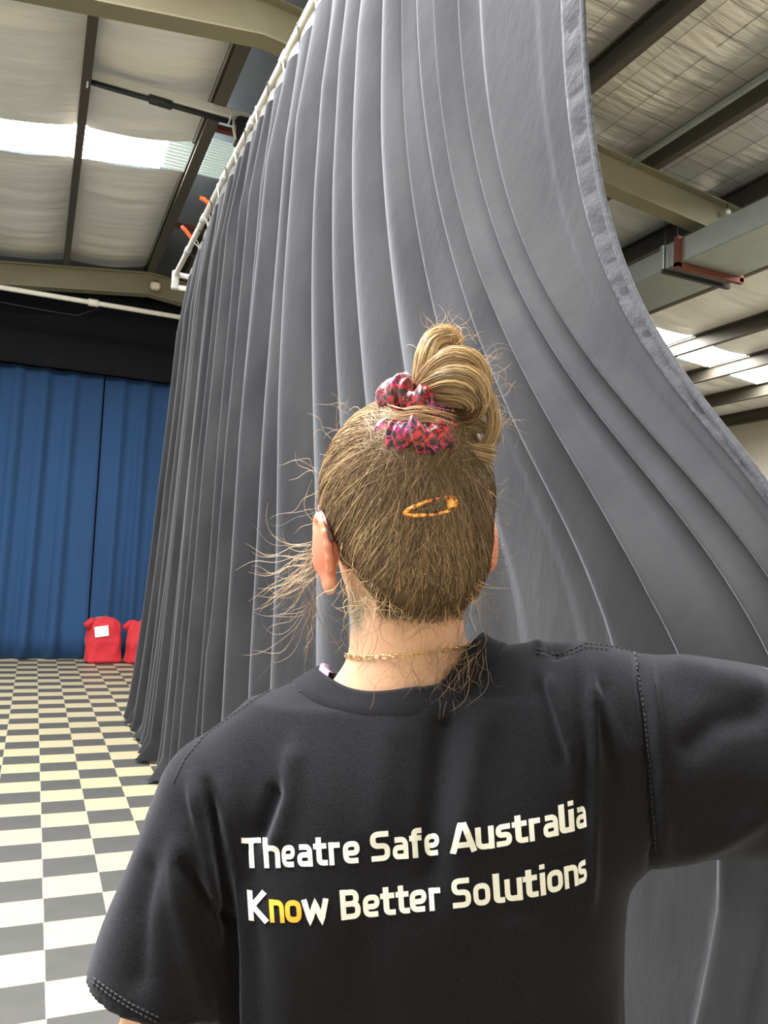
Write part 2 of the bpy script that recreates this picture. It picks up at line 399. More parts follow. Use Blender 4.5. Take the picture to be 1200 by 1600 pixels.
# galvanised duct with its two trapeze hangers
dx0, dz0 = 5.30, 4.50
duct = empty('air_duct', (dx0+.35, 4, dz0)); tag(duct, 'square galvanised air duct hanging below the purlins at right', 'duct')
bs = duct.location
B = MB(); B.box((dx0+.36, 3.05, dz0+.12), (.72, 5.5, .24), bev=.01); B.build('duct_section', 'galv', duct, base=bs)
B = MB(); B.box((dx0+.36, 8.85, dz0+.11), (.70, 6.0, .22), bev=.01); B.build('duct_section', 'galv', duct, base=bs)
B = MB(); B.box((dx0+.36, 5.83, dz0+.12), (.75, .05, .262), bev=.008); B.build('flange', 'galv', duct, base=bs)
for yy, mm, drop in ((5.60, 'rust', .0), (5.76, 'dark_steel', .03)):
    hg = empty('duct_hanger', (dx0+.35, yy, dz0)); tag(hg, 'brown angle iron hanger wrapped under the galvanised duct' if mm == 'rust' else 'dark thin hanger with two rods at the duct joint', 'hanger')
    bs2 = hg.location
    if mm == 'rust':
        MB().box((dx0-.03, yy, dz0+.10), (.05, .05, .29)).build('side_angle', mm, hg, base=bs2)
        MB().box((dx0+.36, yy, dz0-.03), (.83, .05, .05)).build('cross_angle', mm, hg, base=bs2)
        MB().box((dx0+.75, yy, dz0+.10), (.05, .05, .29)).build('side_angle', mm, hg, base=bs2)
    else:
        MB().box((dx0+.36, yy, dz0-.035), (.84, .04, .04)).build('cross_angle', mm, hg, base=bs2)
    for xx in (dx0-.04, dx0+.77):
        MB().tube([(xx, yy, dz0-.04), (xx, yy, rz(xx)-.1)], .005, 6).build('rod', 'dark_steel', hg, base=bs2)
# slim tube running under the rafter
tag(MB().box((4.62, 3.8, 5.24), (.045, 5.2, .045), bev=.006).build('steel_tube', 'galv'), 'slim square steel tube running under the olive rafter', 'tube')
# small round downlight at the purlin
dl = empty('spot_lamp', (5.72, 5.45, 5.0)); tag(dl, 'tiny silver spot lamp on the dark purlin above the duct', 'lamp')
MB().tube([(0, 0, .0), (0, 0, .03), (0, 0, .05)], [.025, .03, .015], 12).build('lamp_body', 'alu', dl)
MB().tube([(0, 0, .05), (0, 0, .16)], .006, 6).build('stem', 'dark_steel', dl)
# cross bar at left with black actuator
tb = empty('lighting_bar', (.8, 7.2, 5.55)); tag(tb, 'pale aluminium bar with black tube slung across the roof purlins', 'bar')
bs = tb.location
MB().box((.86, 7.10, 5.605), (1.56, .10, .09), bev=.008).build('rail', 'alu', tb, base=bs)
MB().tube([(.10, 7.05, 5.535), (1.45, 7.09, 5.535)], .024, 12).build('tube', 'black_plastic', tb, True, base=bs)
MB().tube([(.62, 7.06, 5.535), (.63, 7.06, 5.535), (.82, 7.07, 5.535), (.83, 7.07, 5.535)], [.026, .042, .042, .026], 12).build('sleeve', 'black_plastic', tb, True, base=bs)
MB().box((1.48, 7.08, 5.46), (.17, .15, .26), bev=.02).build('motor_box', 'black_plastic', tb, base=bs)
for xx in (.12, 1.33): MB().tube([(xx, 7.05+.07*math.cos(k*PI/6), 5.565+.07*math.sin(k*PI/6)) for k in range(12)], .008, 6, closed=True).build('clamp', 'alu', tb, True, base=bs)
MB().tube([(1.36, 7.0, 5.55), (1.37, 7.0, 5.42), (1.39, 7.0, 5.34)], .012, 8).build('hook', 'alu', tb, True, base=bs)
# sensor box on far rafter
sb = empty('sensor_box', (1.30, 11.62, 5.38)); tag(sb, 'small cream sensor box on the far rafter below the ridge', 'sensor')
MB().box((0, 0, .03), (.13, .12, .10), bev=.02).build('housing', 'cream', sb); MB().box((0, 0, .095), (.06, .06, .04)).build('bracket', 'rust', sb)
# white batten pipe in front of the black border
bp = empty('batten_pipe', (0, 11.55, 5.0)); tag(bp, 'long white batten pipe in front of the black border', 'pipe')
MB().tube([(-4.5, 11.55, 5.0), (4.2, 11.55, 5.0)], .034, 12).build('pipe', 'white_pipe', bp, True, base=bp.location)
MB().tube([(.42, 11.55, 5.0), (.43, 11.55, 5.0), (.55, 11.55, 5.0), (.56, 11.55, 5.0)], [.036, .05, .05, .036], 12).build('clamp', 'white_pipe', bp, True, base=bp.location)
tag(MB().tube([(-4.0, 11.6, 4.97)]+[(x, 11.6, 4.80+.05*((x-.1)/1.2)**2) for x in np.linspace(-2, .3, 10)]+[(.6, 11.6, 4.97)], .006, 6).build('hanging_cable', 'dark_steel', smooth=True), 'thin dark cable sagging below the white batten pipe', 'cable')

# ------------------------------------------------------------------ blue drapes, black border
def drape(name, x0, x1, y, z0, z1, m, seed, amp=.06, per=.26, nz=14):
    r = np.random.default_rng(seed); n = int((x1-x0)/.012)
    X = np.linspace(x0, x1, n); ph = np.cumsum(r.uniform(.6, 1.5, n)); ph = ph/ph[-1]*2*PI*(x1-x0)/per
    kn = np.interp(X, np.linspace(x0, x1, 12), r.uniform(.4, 1.2, 12))
    cols = []
    for k, z in enumerate(np.linspace(z1, z0, nz)):
        t = k/(nz-1)
        prof = amp*kn*(np.sin(ph+.5*t*np.sin(X*3))+.35*np.sin(2*ph+1+t))*(.55+.5*t)
        sh = .03*t*np.sin(X*2+seed)
        cols.append(np.stack([X+sh, y+prof, np.full(n, z)], -1))
    V = np.stack(cols, 1)
    me = mesh_np(name, V.reshape(-1, 3)-np.array([(x0+x1)/2, y, 0]), grid_faces(n, nz))
    o = link(name, me, m); o.location = ((x0+x1)/2, y, 0)
    s = o.modifiers.new('thick', 'SOLIDIFY'); s.thickness = .006; return o
for k, (x0, x1, lb) in enumerate(((-3.5, -1.40, 'blue pleated drape hanging furthest left of the drapes'), (-1.34, .772, 'broad blue pleated drape hanging left of the red bags'), (.795, 2.89, 'blue pleated drape hanging behind the red bags'), (2.95, 5.1, 'blue pleated drape mostly hidden by the grey curtain'))):
    tag(drape('blue_drape', x0, x1, 12.72+.02*(k % 2), .012, 4.26, 'blue', 11+k, amp=.06, per=.36), lb, 'curtain', 'blue drapes on the back wall')
tag(drape('black_border', -5, 5.6, 12.58, 4.25, 5.5, 'black_cloth', 31, amp=.012, per=.9), 'black border cloth hanging across above the blue drapes', 'curtain')

# ------------------------------------------------------------------ red bags
def bag(x, y, w_, h_, d_, seed, rot, label, lab):
    r = np.random.default_rng(seed); root = empty('red_bag', (x, y, 0)); root.rotation_euler.z = rot
    tag(root, label, 'bag', 'red canvas bags by the drapes')
    nu, nv = 48, 26; U = np.linspace(0, 2*PI, nu, endpoint=False); V = []
    for a in U:
        for k in range(nv):
            t = k/(nv-1); s_ = (1-.06*abs(math.sin(2*PI*t)))*(min(1, (t*8+.75)) if t < .05 else 1)
            if t > .78: s_ *= 1-.30*((t-.78)/.22)**1.3
            ca, sa = math.cos(a), math.sin(a); e = .55
            px = w_/2*s_*math.copysign(abs(ca)**e, ca); py = d_/2*s_*math.copysign(abs(sa)**e, sa)*(1-.25*t)
            wob = 1+.05*math.sin(3*a+5*t+seed)+.035*math.sin(7*a-9*t)
            top = .05*math.cos(2*a+seed)*max(0, t-.6)/.4*h_
            V.append((px*wob, py*wob, .003+h_*t+top))
    Fc = grid_faces(nu, nv, True)
    V = np.array(V); c0 = len(V); V = np.vstack([V, [[0, 0, .003], [0, 0, h_*.94]]])
    f1 = np.array([[((i+1) % nu)*nv, i*nv, c0] for i in range(nu)]); f2 = np.array([[i*nv+nv-1, ((i+1) % nu)*nv+nv-1, c0+1] for i in range(nu)])
    link('bag_body', mesh_np('bag_body', V, [Fc, f1, f2]), 'red', root)
    B = MB()                       # gathered neck and ear
    B.tube([(-w_*.40, -.02, h_*.80), (-w_*.50, -.03, h_*.90), (-w_*.40, -.02, h_*.95), (-w_*.2, 0, h_*.97)], [.05, .06, .055, .03], 10); B.build('tied_corner', 'red', root, True)
    B.tube([(0, 0, 0)]*2, .001, 3, cap=False)
    B2 = MB(); B2.tube([(-.1*w_, 0, h_*.93), (.0, .01, h_*1.02), (.15*w_, 0, h_*.95)], [.05, .045, .04], 10).build('gathered_top', 'red', root, True)
    for (lx, lz, lw_, lh) in lab:
        MB().box((lx, -d_/2*(1.02-.25*lz/h_)-.02, lz), (lw_, .012, lh), Matrix.Rotation(-.15, 3, 'Y'), bev=.003).build('paper_label', 'white_label', root)
    return root
bag(1.01, 12.30, .50, .62, .34, 3, .1, 'plump red canvas bag with square white label by the blue drape', [(-.07, .46, .19, .15)])
bag(1.53, 12.22, .46, .60, .34, 5, -.1, 'red canvas bag half hidden by the grey curtain edge', [(.02, .24, .14, .13), (.10, .42, .13, .15)])

# ------------------------------------------------------------------ grey curtain and its pipe
CX, CZ = 1.14, 4.5
pp = empty('curtain_pipe', (CX, 4.7, CZ)); tag(pp, 'long pale overhead pipe that carries the grey velvet curtain', 'pipe'); bs = pp.location
MB().tube([(CX, .9, CZ), (CX, 8.44, CZ)], .026, 14).build('pipe', 'white_pipe', pp, True, base=bs)
for yy in (2.2, 3.3, 4.42, 5.2, 6.05, 6.9, 7.7): MB().tube([(CX, yy-.05, CZ), (CX, yy-.045, CZ), (CX, yy+.045, CZ), (CX, yy+.05, CZ)], [.027, .032, .032, .027], 14).build('coupler', 'alu', pp, True, base=bs)
MB().tube([(CX-.01, 8.42, CZ), (CX+1.1, 8.42, CZ)], .028, 12).build('end_pipe', 'white_pipe', pp, True, base=bs)
MB().tube([(CX-.01, 8.42, CZ-.13), (CX+1.1, 8.42, CZ-.13)], .028, 12).build('end_pipe', 'white_pipe', pp, True, base=bs)
MB().box((CX, 8.42, CZ-.06), (.07, .07, .2), bev=.01).build('end_clamp', 'alu', pp, base=bs)
for k, yy in enumerate((6.62, 7.42)):
    s_ = 1 if k else .8
    o = MB().tube([(CX+.01, yy, CZ+.028), (CX-.03, yy, CZ+.03), (CX-.07*s_, yy, CZ+.05+.03*k), (CX-.11*s_, yy+.01, CZ+.055+.06*k)], [.016, .02, .02, .016], 8).build('strap_tail', 'orange', smooth=True)
    tag(o, 'orange strap end on the curtain pipe, nearest the far end' if k else 'orange strap end on the curtain pipe, second from the far end', 'strap', 'orange strap ends')
HAND = np.array([.60, 1.00, 1.53])        # gripping point in person axes
def curtain():
    r = np.random.default_rng(5)
    # fold boundaries along the pipe; the near ones are read off the photograph
    bd = [1.57, 1.80, 2.13, 2.24, 2.385, 2.576, 2.665, 2.86, 3.10, 3.32, 3.55, 3.84]
    while bd[-1] < 7.95: bd.append(bd[-1]+r.uniform(.14, .30))
    bd[-1] = 8.05
    am = [.006, .035, .045, .085, .05, .05]+[.09]*3+list(r.uniform(.10, .18, len(bd)))
    Ys = []
    for a, b in zip(bd[:-1], bd[1:]):
        q = np.linspace(0, 1, 20, endpoint=False); Ys += list(a+(b-a)*(1-(1-q)**1.25))
    Ys = np.array(Ys+[8.05]); n = len(Ys)
    prof = np.zeros(n); sharp = np.zeros(n)
    for k, (a, b) in enumerate(zip(bd[:-1], bd[1:])):
        msk = (Ys >= a) & (Ys < b); q = (Ys[msk]-a)/(b-a)
        if k < 6: p_ = np.where(q < .86, (q/.86)**1.6, 1-((q-.86)/.14)**.7)
        else:
            sk = .12*np.sin(k*2.3); p_ = np.maximum(np.sin(PI*np.clip(q+sk*np.sin(PI*q), 0, 1)), 0)**.62
        prof[msk] = am[k]*p_
    nv = 150; T = np.linspace(0, 1, nv)**.95
    top = CZ-.085
    W = np.interp(Ys, [1.57, 2.13, 2.3, 2.576, 2.68, 3.1, 3.6, 4.6], [1, 1, .93, .74, .52, .26, .10, 0])
    WB = np.interp(Ys, [1.57, 2.13, 2.6, 3.1, 3.8, 4.8], [.92, .82, .62, .38, .15, 0])
    P_ = np.interp(Ys, [1.57, 2.13, 2.6, 3.2], [5.2, 3.4, 2.4, 2.2])
    stack = np.clip((Ys-1.57)/.75, 0, 1)
    hx, hy, hz = lw(HAND)
    base = np.zeros((n, nv, 3))
    zh = hz+.03-.13*stack
    for k, t in enumerate(T):
        z = top*(1-t)
        tt = (top-z)/(top-zh)
        up = np.clip(tt, 0, 1)
        lo = np.clip((zh-z)/zh, 0, 1)
        w_ = W*up**P_
        w_ = np.where(tt > 1, W+(WB-W)*(3*lo**2-2*lo**3), w_)
        base[:, k, 0] = CX+(hx-CX)*w_ + .10*np.clip((Ys-6.2)/1.8, 0, 1) - .12*np.clip((Ys-5.2)/2.8, 0, 1)**1.3*t**3 - .06*np.clip((Ys-4.6)/2, 0, 1)*t**2
        base[:, k, 1] = Ys+(hy-Ys)*w_ + .03*t*np.sin(Ys*2.1)
        base[:, k, 2] = z
    # soften the turn at the hand, along the columns
    for it in range(60):
        b2 = base.copy(); b2[:, 1:-1, :2] = .25*base[:, :-2, :2]+.5*base[:, 1:-1, :2]+.25*base[:, 2:, :2]; base = b2
    base[:, :, 2] = np.maximum(base[:, :, 2], .012)
    # smooth normals of the sweep
    sm = base.copy()
    tu = np.gradient(sm, axis=0)/np.gradient(Ys)[:, None, None]; tv = np.gradient(sm, axis=1)
    nr = np.cross(tu, tv); nr /= np.linalg.norm(nr, axis=2, keepdims=True)+1e-9
    nr *= np.where(nr[..., :1] > 0, -1, 1)*1.0
    # keep it facing the camera side
    vc = CAMP-sm; s_ = np.sign((nr*vc).sum(2, keepdims=True)); s_[s_ == 0] = 1; nr = nr*s_
    sc = np.clip(np.linalg.norm(tu, axis=2), .30, 1.1)
    sc[(Ys > 1.8) & (Ys < 2.6)] = np.maximum(sc[(Ys > 1.8) & (Ys < 2.6)], .75)
    low = np.clip((base[..., 2]-1.25)/2.0, 0, 1); low = low*low*(3-2*low)
    sc = sc*np.where((Ys < 2.62)[:, None], np.clip((base[..., 2]-.9)/.6, .25, 1), 1)
    mid = (np.clip((Ys-2.45)/.2, 0, 1)*np.clip((4.0-Ys)/.8, 0, 1))[:, None]
    sc = sc*(1-mid*(1-low)*.88)
    grow = np.interp(T, [0, .02, .15, .5, 1], [.10, .22, .7, 1.0, 1.2])[None]
    # pleats drift sideways a little on the way down
    D = prof[:, None]*grow*sc
    soft = .010*np.sin(Ys[:, None]*17+6*T[None]*np.sin(Ys[:, None]*3))*T[None]*(Ys[:, None] > 2.6)
    V = base+nr*(D+soft)[..., None]
    # swag: long soft hollows below the gathered band
    hang = np.clip((Ys-2.2)/.3, 0, 1)*np.clip((4.2-Ys)/1.2, 0, 1)
    # fabric break on the floor
    br = np.clip((T-.965)/.035, 0, 1)[None]*np.clip((Ys-4.4)/1, 0, 1)[:, None]
    V[..., 0] -= br*(.01+.10*(np.sin(Ys*4.7)*np.sin(Ys*11.3))[:, None]**2)
    V[..., 2] = np.maximum(V[..., 2], .012+.02*np.sin(Ys*13)[:, None]**2*br)
    return Ys, T, V
Ys, TT, CV = curtain()
cur_base = np.array([CX, 4.7, 0])
curt = link('velvet_curtain', mesh_np('velvet_curtain', CV.reshape(-1, 3)-cur_base, grid_faces(len(Ys), len(TT))), 'velvet')
curt.location = cur_base; tag(curt, 'tall grey velvet stage curtain with its near edge swept aside', 'curtain')
sm_ = curt.modifiers.new('thick', 'SOLIDIFY'); sm_.thickness = .005; sm_.offset = 0
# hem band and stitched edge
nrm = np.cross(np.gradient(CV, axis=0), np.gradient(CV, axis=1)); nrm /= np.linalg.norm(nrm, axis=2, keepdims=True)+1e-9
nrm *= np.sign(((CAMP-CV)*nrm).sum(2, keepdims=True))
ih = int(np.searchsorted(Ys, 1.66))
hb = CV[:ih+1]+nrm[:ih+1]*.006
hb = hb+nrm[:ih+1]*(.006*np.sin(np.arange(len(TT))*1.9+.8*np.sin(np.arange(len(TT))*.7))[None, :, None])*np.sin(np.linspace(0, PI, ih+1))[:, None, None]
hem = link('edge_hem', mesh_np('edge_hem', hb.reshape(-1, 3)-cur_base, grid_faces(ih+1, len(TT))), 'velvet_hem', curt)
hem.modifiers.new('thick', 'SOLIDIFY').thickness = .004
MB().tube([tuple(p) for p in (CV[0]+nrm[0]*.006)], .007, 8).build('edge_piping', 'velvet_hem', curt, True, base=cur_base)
# heading tape and ties
hd = CV[:, :3]+nrm[:, :3]*.004
link('heading_tape', mesh_np('heading_tape', hd.reshape(-1, 3)-cur_base, grid_faces(len(Ys), 3)), mat('heading_webbing', (.17, .17, .17), .9), curt)
B0 = MB()
for yy in np.arange(1.7, 8.0, .30):
    i = int(np.searchsorted(Ys, yy)); p = CV[min(i, len(Ys)-1), 0]
    MB().tube([p+np.array([0, 0, -.03]), p+np.array([-.01, 0, .03]), (CX-.03, yy, CZ), (CX, yy, CZ+.032), (CX+.03, yy, CZ), p+np.array([.02, 0, .0])], .005, 6).build('tie', 'dark_steel' if int(yy*10) % 2 else 'white_label', curt, True, base=cur_base)
# ------------------------------------------------------------------ implicit surfaces for body and clothes (person axes)
class Field:
    def __init__(s, xs, ys, zs):
        s.ax = [np.asarray(a, np.float32) for a in (xs, ys, zs)]
        s.d = np.full([len(a) for a in s.ax], 1.0, np.float32)
    def _sub(s, lo, hi):
        sl = []
        for a, l, h in zip(s.ax, lo, hi):
            i0 = max(0, int(np.searchsorted(a, l))-1); i1 = min(len(a), int(np.searchsorted(a, h))+1)
            sl.append(slice(i0, max(i1, i0+1)))
        g_ = np.meshgrid(*[a[k] for a, k in zip(s.ax, sl)], indexing='ij')
        return tuple(sl), g_
    def put(s, fn, lo, hi, k=.02, sub=False):
        m_ = k*1.2+.03
        sl, g_ = s._sub(np.asarray(lo)-m_, np.asarray(hi)+m_)
        d2 = fn(*g_).astype(np.float32); d1 = s.d[sl]
        if sub:
            d2 = -d2; h = np.clip(.5-.5*(d1-d2)/max(k, 1e-5), 0, 1); s.d[sl] = d1*(1-h)+d2*h+k*h*(1-h); return
        h = np.clip(.5+.5*(d1-d2)/max(k, 1e-5), 0, 1)
        s.d[sl] = d1*(1-h)+d2*h-k*h*(1-h)
    def cone(s, a, b, ra, rb, k=.02, sub=False, flat=None):
        a = np.asarray(a, float); b = np.asarray(b, float); ab = b-a; L2 = max((ab**2).sum(), 1e-9); rm = max(ra, rb)
        def fn(X, Y, Z):
            t = np.clip(((X-a[0])*ab[0]+(Y-a[1])*ab[1]+(Z-a[2])*ab[2])/L2, 0, 1)
            return np.sqrt((X-a[0]-t*ab[0])**2+(Y-a[1]-t*ab[1])**2+(Z-a[2]-t*ab[2])**2)-(ra+(rb-ra)*t)
        s.put(fn, np.minimum(a, b)-rm, np.maximum(a, b)+rm, k, sub)
    def ell(s, c, r, k=.02, rot=None, sub=False):
        c = np.asarray(c, float); r = np.asarray(r, float); R = np.asarray(rot if rot is not None else np.eye(3), float)   # rows: local axes
        def fn(X, Y, Z):
            q = [(X-c[0])*R[i, 0]+(Y-c[1])*R[i, 1]+(Z-c[2])*R[i, 2] for i in range(3)]
            k0 = np.sqrt(sum((q[i]/r[i])**2 for i in range(3))); k1 = np.sqrt(sum((q[i]/r[i]**2)**2 for i in range(3)))+1e-6
            return k0*(k0-1)/k1
        m_ = r.max(); s.put(fn, c-m_, c+m_, k, sub)
    def mesh(s):
        d = s.d; X, Y, Z = s.ax; ins = d < 0
        nx, ny, nz = d.shape
        c = sum(ins[i:nx-1+i, j:ny-1+j, k:nz-1+k].astype(np.int8) for i in (0, 1) for j in (0, 1) for k in (0, 1))
        act = np.argwhere((c > 0) & (c < 8))
        idx = np.full((nx-1, ny-1, nz-1), -1, np.int32); idx[act[:, 0], act[:, 1], act[:, 2]] = np.arange(len(act))
        acc = np.zeros((len(act), 3)); cnt = np.zeros(len(act))
        cor = [(i, j, k) for i in (0, 1) for j in (0, 1) for k in (0, 1)]
        def val(o): return d[act[:, 0]+o[0], act[:, 1]+o[1], act[:, 2]+o[2]]
        def pos(o): return np.stack([X[act[:, 0]+o[0]], Y[act[:, 1]+o[1]], Z[act[:, 2]+o[2]]], -1)
        for a in cor:
            for ax in range(3):
                if a[ax] == 0:
                    b = list(a); b[ax] = 1; va, vb = val(a), val(b); m_ = (va < 0) != (vb < 0)
                    t = np.where(m_, va/(va-vb+1e-12), 0)
                    p = pos(a)+(pos(b)-pos(a))*t[:, None]
                    acc[m_] += p[m_]; cnt[m_] += 1
        V = acc/cnt[:, None]
        Fc = []
        for ax in range(3):
            u, v = (ax+1) % 3, (ax+2) % 3
            sl0 = [slice(1, -1)]*3; sl1 = [slice(1, -1)]*3
            sl0[ax] = slice(0, d.shape[ax]-1); sl1[ax] = slice(1, d.shape[ax])
            A = ins[tuple(sl0)]; Bb = ins[tuple(sl1)]
            e = np.argwhere(A != Bb); off = np.ones(3, int); off[ax] = 0; e = e+off
            sgn = ins[e[:, 0], e[:, 1], e[:, 2]]
            du = np.zeros(3, int); du[u] = 1; dv = np.zeros(3, int); dv[v] = 1
            q = [e-du-dv, e-dv, e, e-du]
            ids = np.stack([idx[k[:, 0], k[:, 1], k[:, 2]] for k in q], -1)
            ids = np.where(sgn[:, None], ids, ids[:, ::-1])
            Fc.append(ids)
        return V, np.vstack(Fc)
def smooth_mesh(V, Fc, it=3, lam=.5):
    E_ = np.vstack([Fc[:, [i, (i+1) % 4]] for i in range(4)]); E_ = np.vstack([E_, E_[:, ::-1]])
    n = len(V); deg = np.bincount(E_[:, 0], minlength=n)[:, None]+1e-9
    for _ in range(it):
        for l_ in (lam, -lam*1.02):
            S = np.stack([np.bincount(E_[:, 0], V[E_[:, 1], k], n) for k in range(3)], -1)/deg
            V = V+l_*(S-V)
    return V
def vnormals(V, Fc):
    a = V[Fc[:, 2]]-V[Fc[:, 0]]; b = V[Fc[:, 3]]-V[Fc[:, 1]]; fn = np.cross(a, b)
    N = np.zeros_like(V)
    for k in range(4):
        for c in range(3): N[:, c] += np.bincount(Fc[:, k], fn[:, c], len(V))
    return N/(np.linalg.norm(N, axis=1, keepdims=True)+1e-12)
def compact(V, Fc, keep):
    Fc = Fc[keep]; u = np.unique(Fc); mp = np.full(len(V), -1); mp[u] = np.arange(len(u)); return V[u], mp[Fc], u
def axis(*seg):
    out = []
    for a, b, st in seg: out.append(np.arange(a, b, st))
    return np.concatenate(out)
def yaw(a):
    c, s_ = math.cos(a), math.sin(a); return np.array([[c, s_, 0], [-s_, c, 0], [0, 0, 1]])
def roty_yaw(a, tilt):          # yaw then side tilt; rows are local axes
    c, s_ = math.cos(tilt), math.sin(tilt); T_ = np.array([[c, 0, s_], [0, 1, 0], [-s_, 0, c]]); return T_ @ yaw(a)

PB = lw(np.array([.04, .83, 0]))                       # the person's base point on the floor
person = empty('person', PB)
tag(person, 'person in black printed t-shirt seen from behind holding the grey curtain', 'person')
def plink(name, V, Fc, m, parent=person, smooth=True, base=PB):
    return link(name, mesh_np(name, lw(V)-base, Fc, smooth), m, parent)

HC = np.array([.017, .842, 1.590]); HY = roty_yaw(math.radians(17), math.radians(5))     # head centre and its axes (right, forward, up)
def hp(x, y, z): return HC+np.array([x, y, z]) @ HY
# ---- body: head, neck, trunk, arms, hands
FB = Field(axis((-.33, -.09, .006), (-.09, .135, .0026), (.135, .52, .006), (.52, .68, .0035)),
           axis((.62, .72, .006), (.72, .965, .003), (.965, 1.09, .0036)),
           axis((.60, .86, .0045), (.86, 1.40, .008), (1.40, 1.72, .0026)))
FB.ell(HC, (.074, .096, .108), .01, HY)
FB.ell(hp(0, .045, -.055), (.054, .058, .07), .03, HY)        # jaw
FB.ell(hp(0, .075, -.098), (.022, .024, .018), .02, HY)       # chin
FB.ell(hp(0, .082, .02), (.05, .02, .03), .02, HY)            # brow
FB.cone(hp(0, .098, .01), hp(0, .112, -.028), .008, .012, .012)
FB.ell(hp(0, .108, -.036), (.016, .011, .009), .008, HY)
FB.ell(hp(0, .092, -.062), (.024, .012, .006), .006, HY); FB.ell(hp(0, .090, -.073), (.021, .012, .007), .006, HY)
for s_ in (-1, 1):
    FB.ell(hp(s_*.032, .098, .002), (.015, .010, .010), .008, HY, sub=True)
    FB.ell(hp(s_*.040, .07, -.03), (.02, .02, .018), .02, HY)
# ears: shell with rim, bowl and lobe
for s_ in (-1, 1):
    e0 = hp(s_*.080+(.010 if s_ > 0 else 0), .000, -.046); tl = np.array([[.90, -s_*.42, 0], [s_*.42, .90, 0], [0, 0, 1]]) @ HY
    FB.ell(e0+np.array([s_*.006, 0, .004]), (.0105, .021, .033), .005, tl)
    FB.ell(hp(s_*.083, -.003, -.078), (.0065, .010, .013), .006, tl)
    FB.ell(e0+np.array([s_*.016, .012, .006]), (.008, .011, .018), .005, tl, sub=True)
    pts = [hp(s_*(.087+.004*math.sin(a)), -.002+.019*math.cos(a), -.042+.032*math.sin(a)) for a in np.linspace(-.6, PI*1.25, 12)]
    for a, b in zip(pts[:-1], pts[1:]): FB.cone(a, b, .0042, .0042, .004)
FB.cone((.030, .835, 1.36), hp(.002, -.008, -.07), .064, .054, .025)
FB.cone((.028, .86, 1.38), hp(.0, .03, -.06), .048, .042, .025)
FB.cone((-.02, .835, 1.375), (-.135, .82, 1.295), .030, .032, .03)
FB.cone((.075, .835, 1.395), (.18, .80, 1.385), .034, .040, .04)
FB.ell((.05, .84, 1.24), (.140, .088, .19), .04); FB.ell((.05, .835, 1.03), (.13, .085, .16), .05)
# right arm, bent, holding the curtain
SR, ER, WR = np.array([.19, .80, 1.38]), np.array([.46, .80, 1.355]), np.array([.565, .955, 1.475])
FB.cone(SR, ER, .050, .041, .03); FB.cone(ER, ER+(WR-ER)*.35, .042, .040, .02); FB.cone(ER+(WR-ER)*.35, WR, .040, .027, .02)
# left arm hanging
SL, EL, WL_ = np.array([-.145, .80, 1.30]), np.array([-.20, .80, 1.03]), np.array([-.19, .86, .815])
FB.cone(SL+np.array([-.012, 0, -.005]), EL, .040, .038, .02); FB.cone(EL, EL+(WL_-EL)*.35, .041, .039, .02); FB.cone(EL+(WL_-EL)*.35, WL_, .039, .026, .02)
def hand(Fd, wr, fwd, side, palmn, curl):
    fwd = fwd/np.linalg.norm(fwd); palmn = palmn-fwd*(palmn@fwd); palmn /= np.linalg.norm(palmn); side = np.cross(fwd, palmn)*side
    kn = wr+fwd*.085
    for q in (-.026, -.009, .009, .026): Fd.cone(wr+side*q*.6+fwd*.012, kn+side*q, .014, .0115, .014)
    L = {-.026: (.030, .020, .017), -.009: (.037, .025, .019), .009: (.040, .027, .020), .026: (.036, .024, .019)}
    for q, ls in L.items():
        p = kn+side*q; a = curl[0]
        for i, l_ in enumerate(ls):
            dr = fwd*math.cos(a)+palmn*math.sin(a); p2 = p+dr*l_; Fd.cone(p, p2, .0098-.0008*i, .0092-.0008*i, .003); p = p2; a += curl[i+1] if i < 2 else 0
    t0 = wr+fwd*.025+side*.028+palmn*.008; t1 = t0+fwd*.030+side*.020+palmn*.020; t2 = t1+fwd*.022+palmn*.020-side*.004; t3 = t2+fwd*.014+palmn*.016-side*.012
    Fd.cone(wr+fwd*.02+side*.012, t0, .015, .0145, .01); Fd.cone(t0, t1, .0135, .011, .004); Fd.cone(t1, t2, .0108, .0098, .003); Fd.cone(t2, t3, .0096, .0085, .003)
hand(FB, WR, np.array([.20, .62, .62]), 1, np.array([-.55, .45, -.5]), (.75, .85, .6))
hand(FB, WL_, np.array([.02, .10, -1]), -1, np.array([.9, .3, 0]), (.22, .30, .25))
V, Fc = FB.mesh(); V = smooth_mesh(V, Fc, 3)
bpx = to_px(lw(V)); bN = vnormals(V, Fc)
body = plink('body', V, Fc, 'skin'); body_V, body_F = V, Fc
tint = np.tile(np.array([.66, .385, .245, 1.0]), (len(V), 1)); tint += rng.normal(0, .006, (len(V), 1))
earm = np.zeros(len(V))
for s_ in (-1, 1): earm = np.maximum(earm, np.exp(-(np.linalg.norm(V-hp(s_*.090, 0, -.050), axis=1)/.036)**6))
tint[:, :3] = tint[:, :3]*(1-.95*earm[:, None])+np.array([.72, .25, .16])*.95*earm[:, None]
lipm = np.exp(-(np.linalg.norm((V-hp(0, .1, -.067))/np.array([.024, .03, .012]), axis=1))**4); tint[:, :3] = tint[:, :3]*(1-lipm[:, None]*.6)+np.array([.5, .16, .13])*lipm[:, None]*.6
a_ = body.data.color_attributes.new('tint', 'FLOAT_COLOR', 'POINT'); a_.data.foreach_set('color', np.clip(tint, 0, 1).astype(np.float32).ravel())
tat = np.exp(-(((bpx[:, 0]-552)/20)**2+((bpx[:, 1]-958)/38)**2)**2)*(V[:, 1] < .85)
a2_ = body.data.attributes.new('tattoo', 'FLOAT', 'POINT'); a2_.data.foreach_set('value', (tat*.95).astype(np.float32))
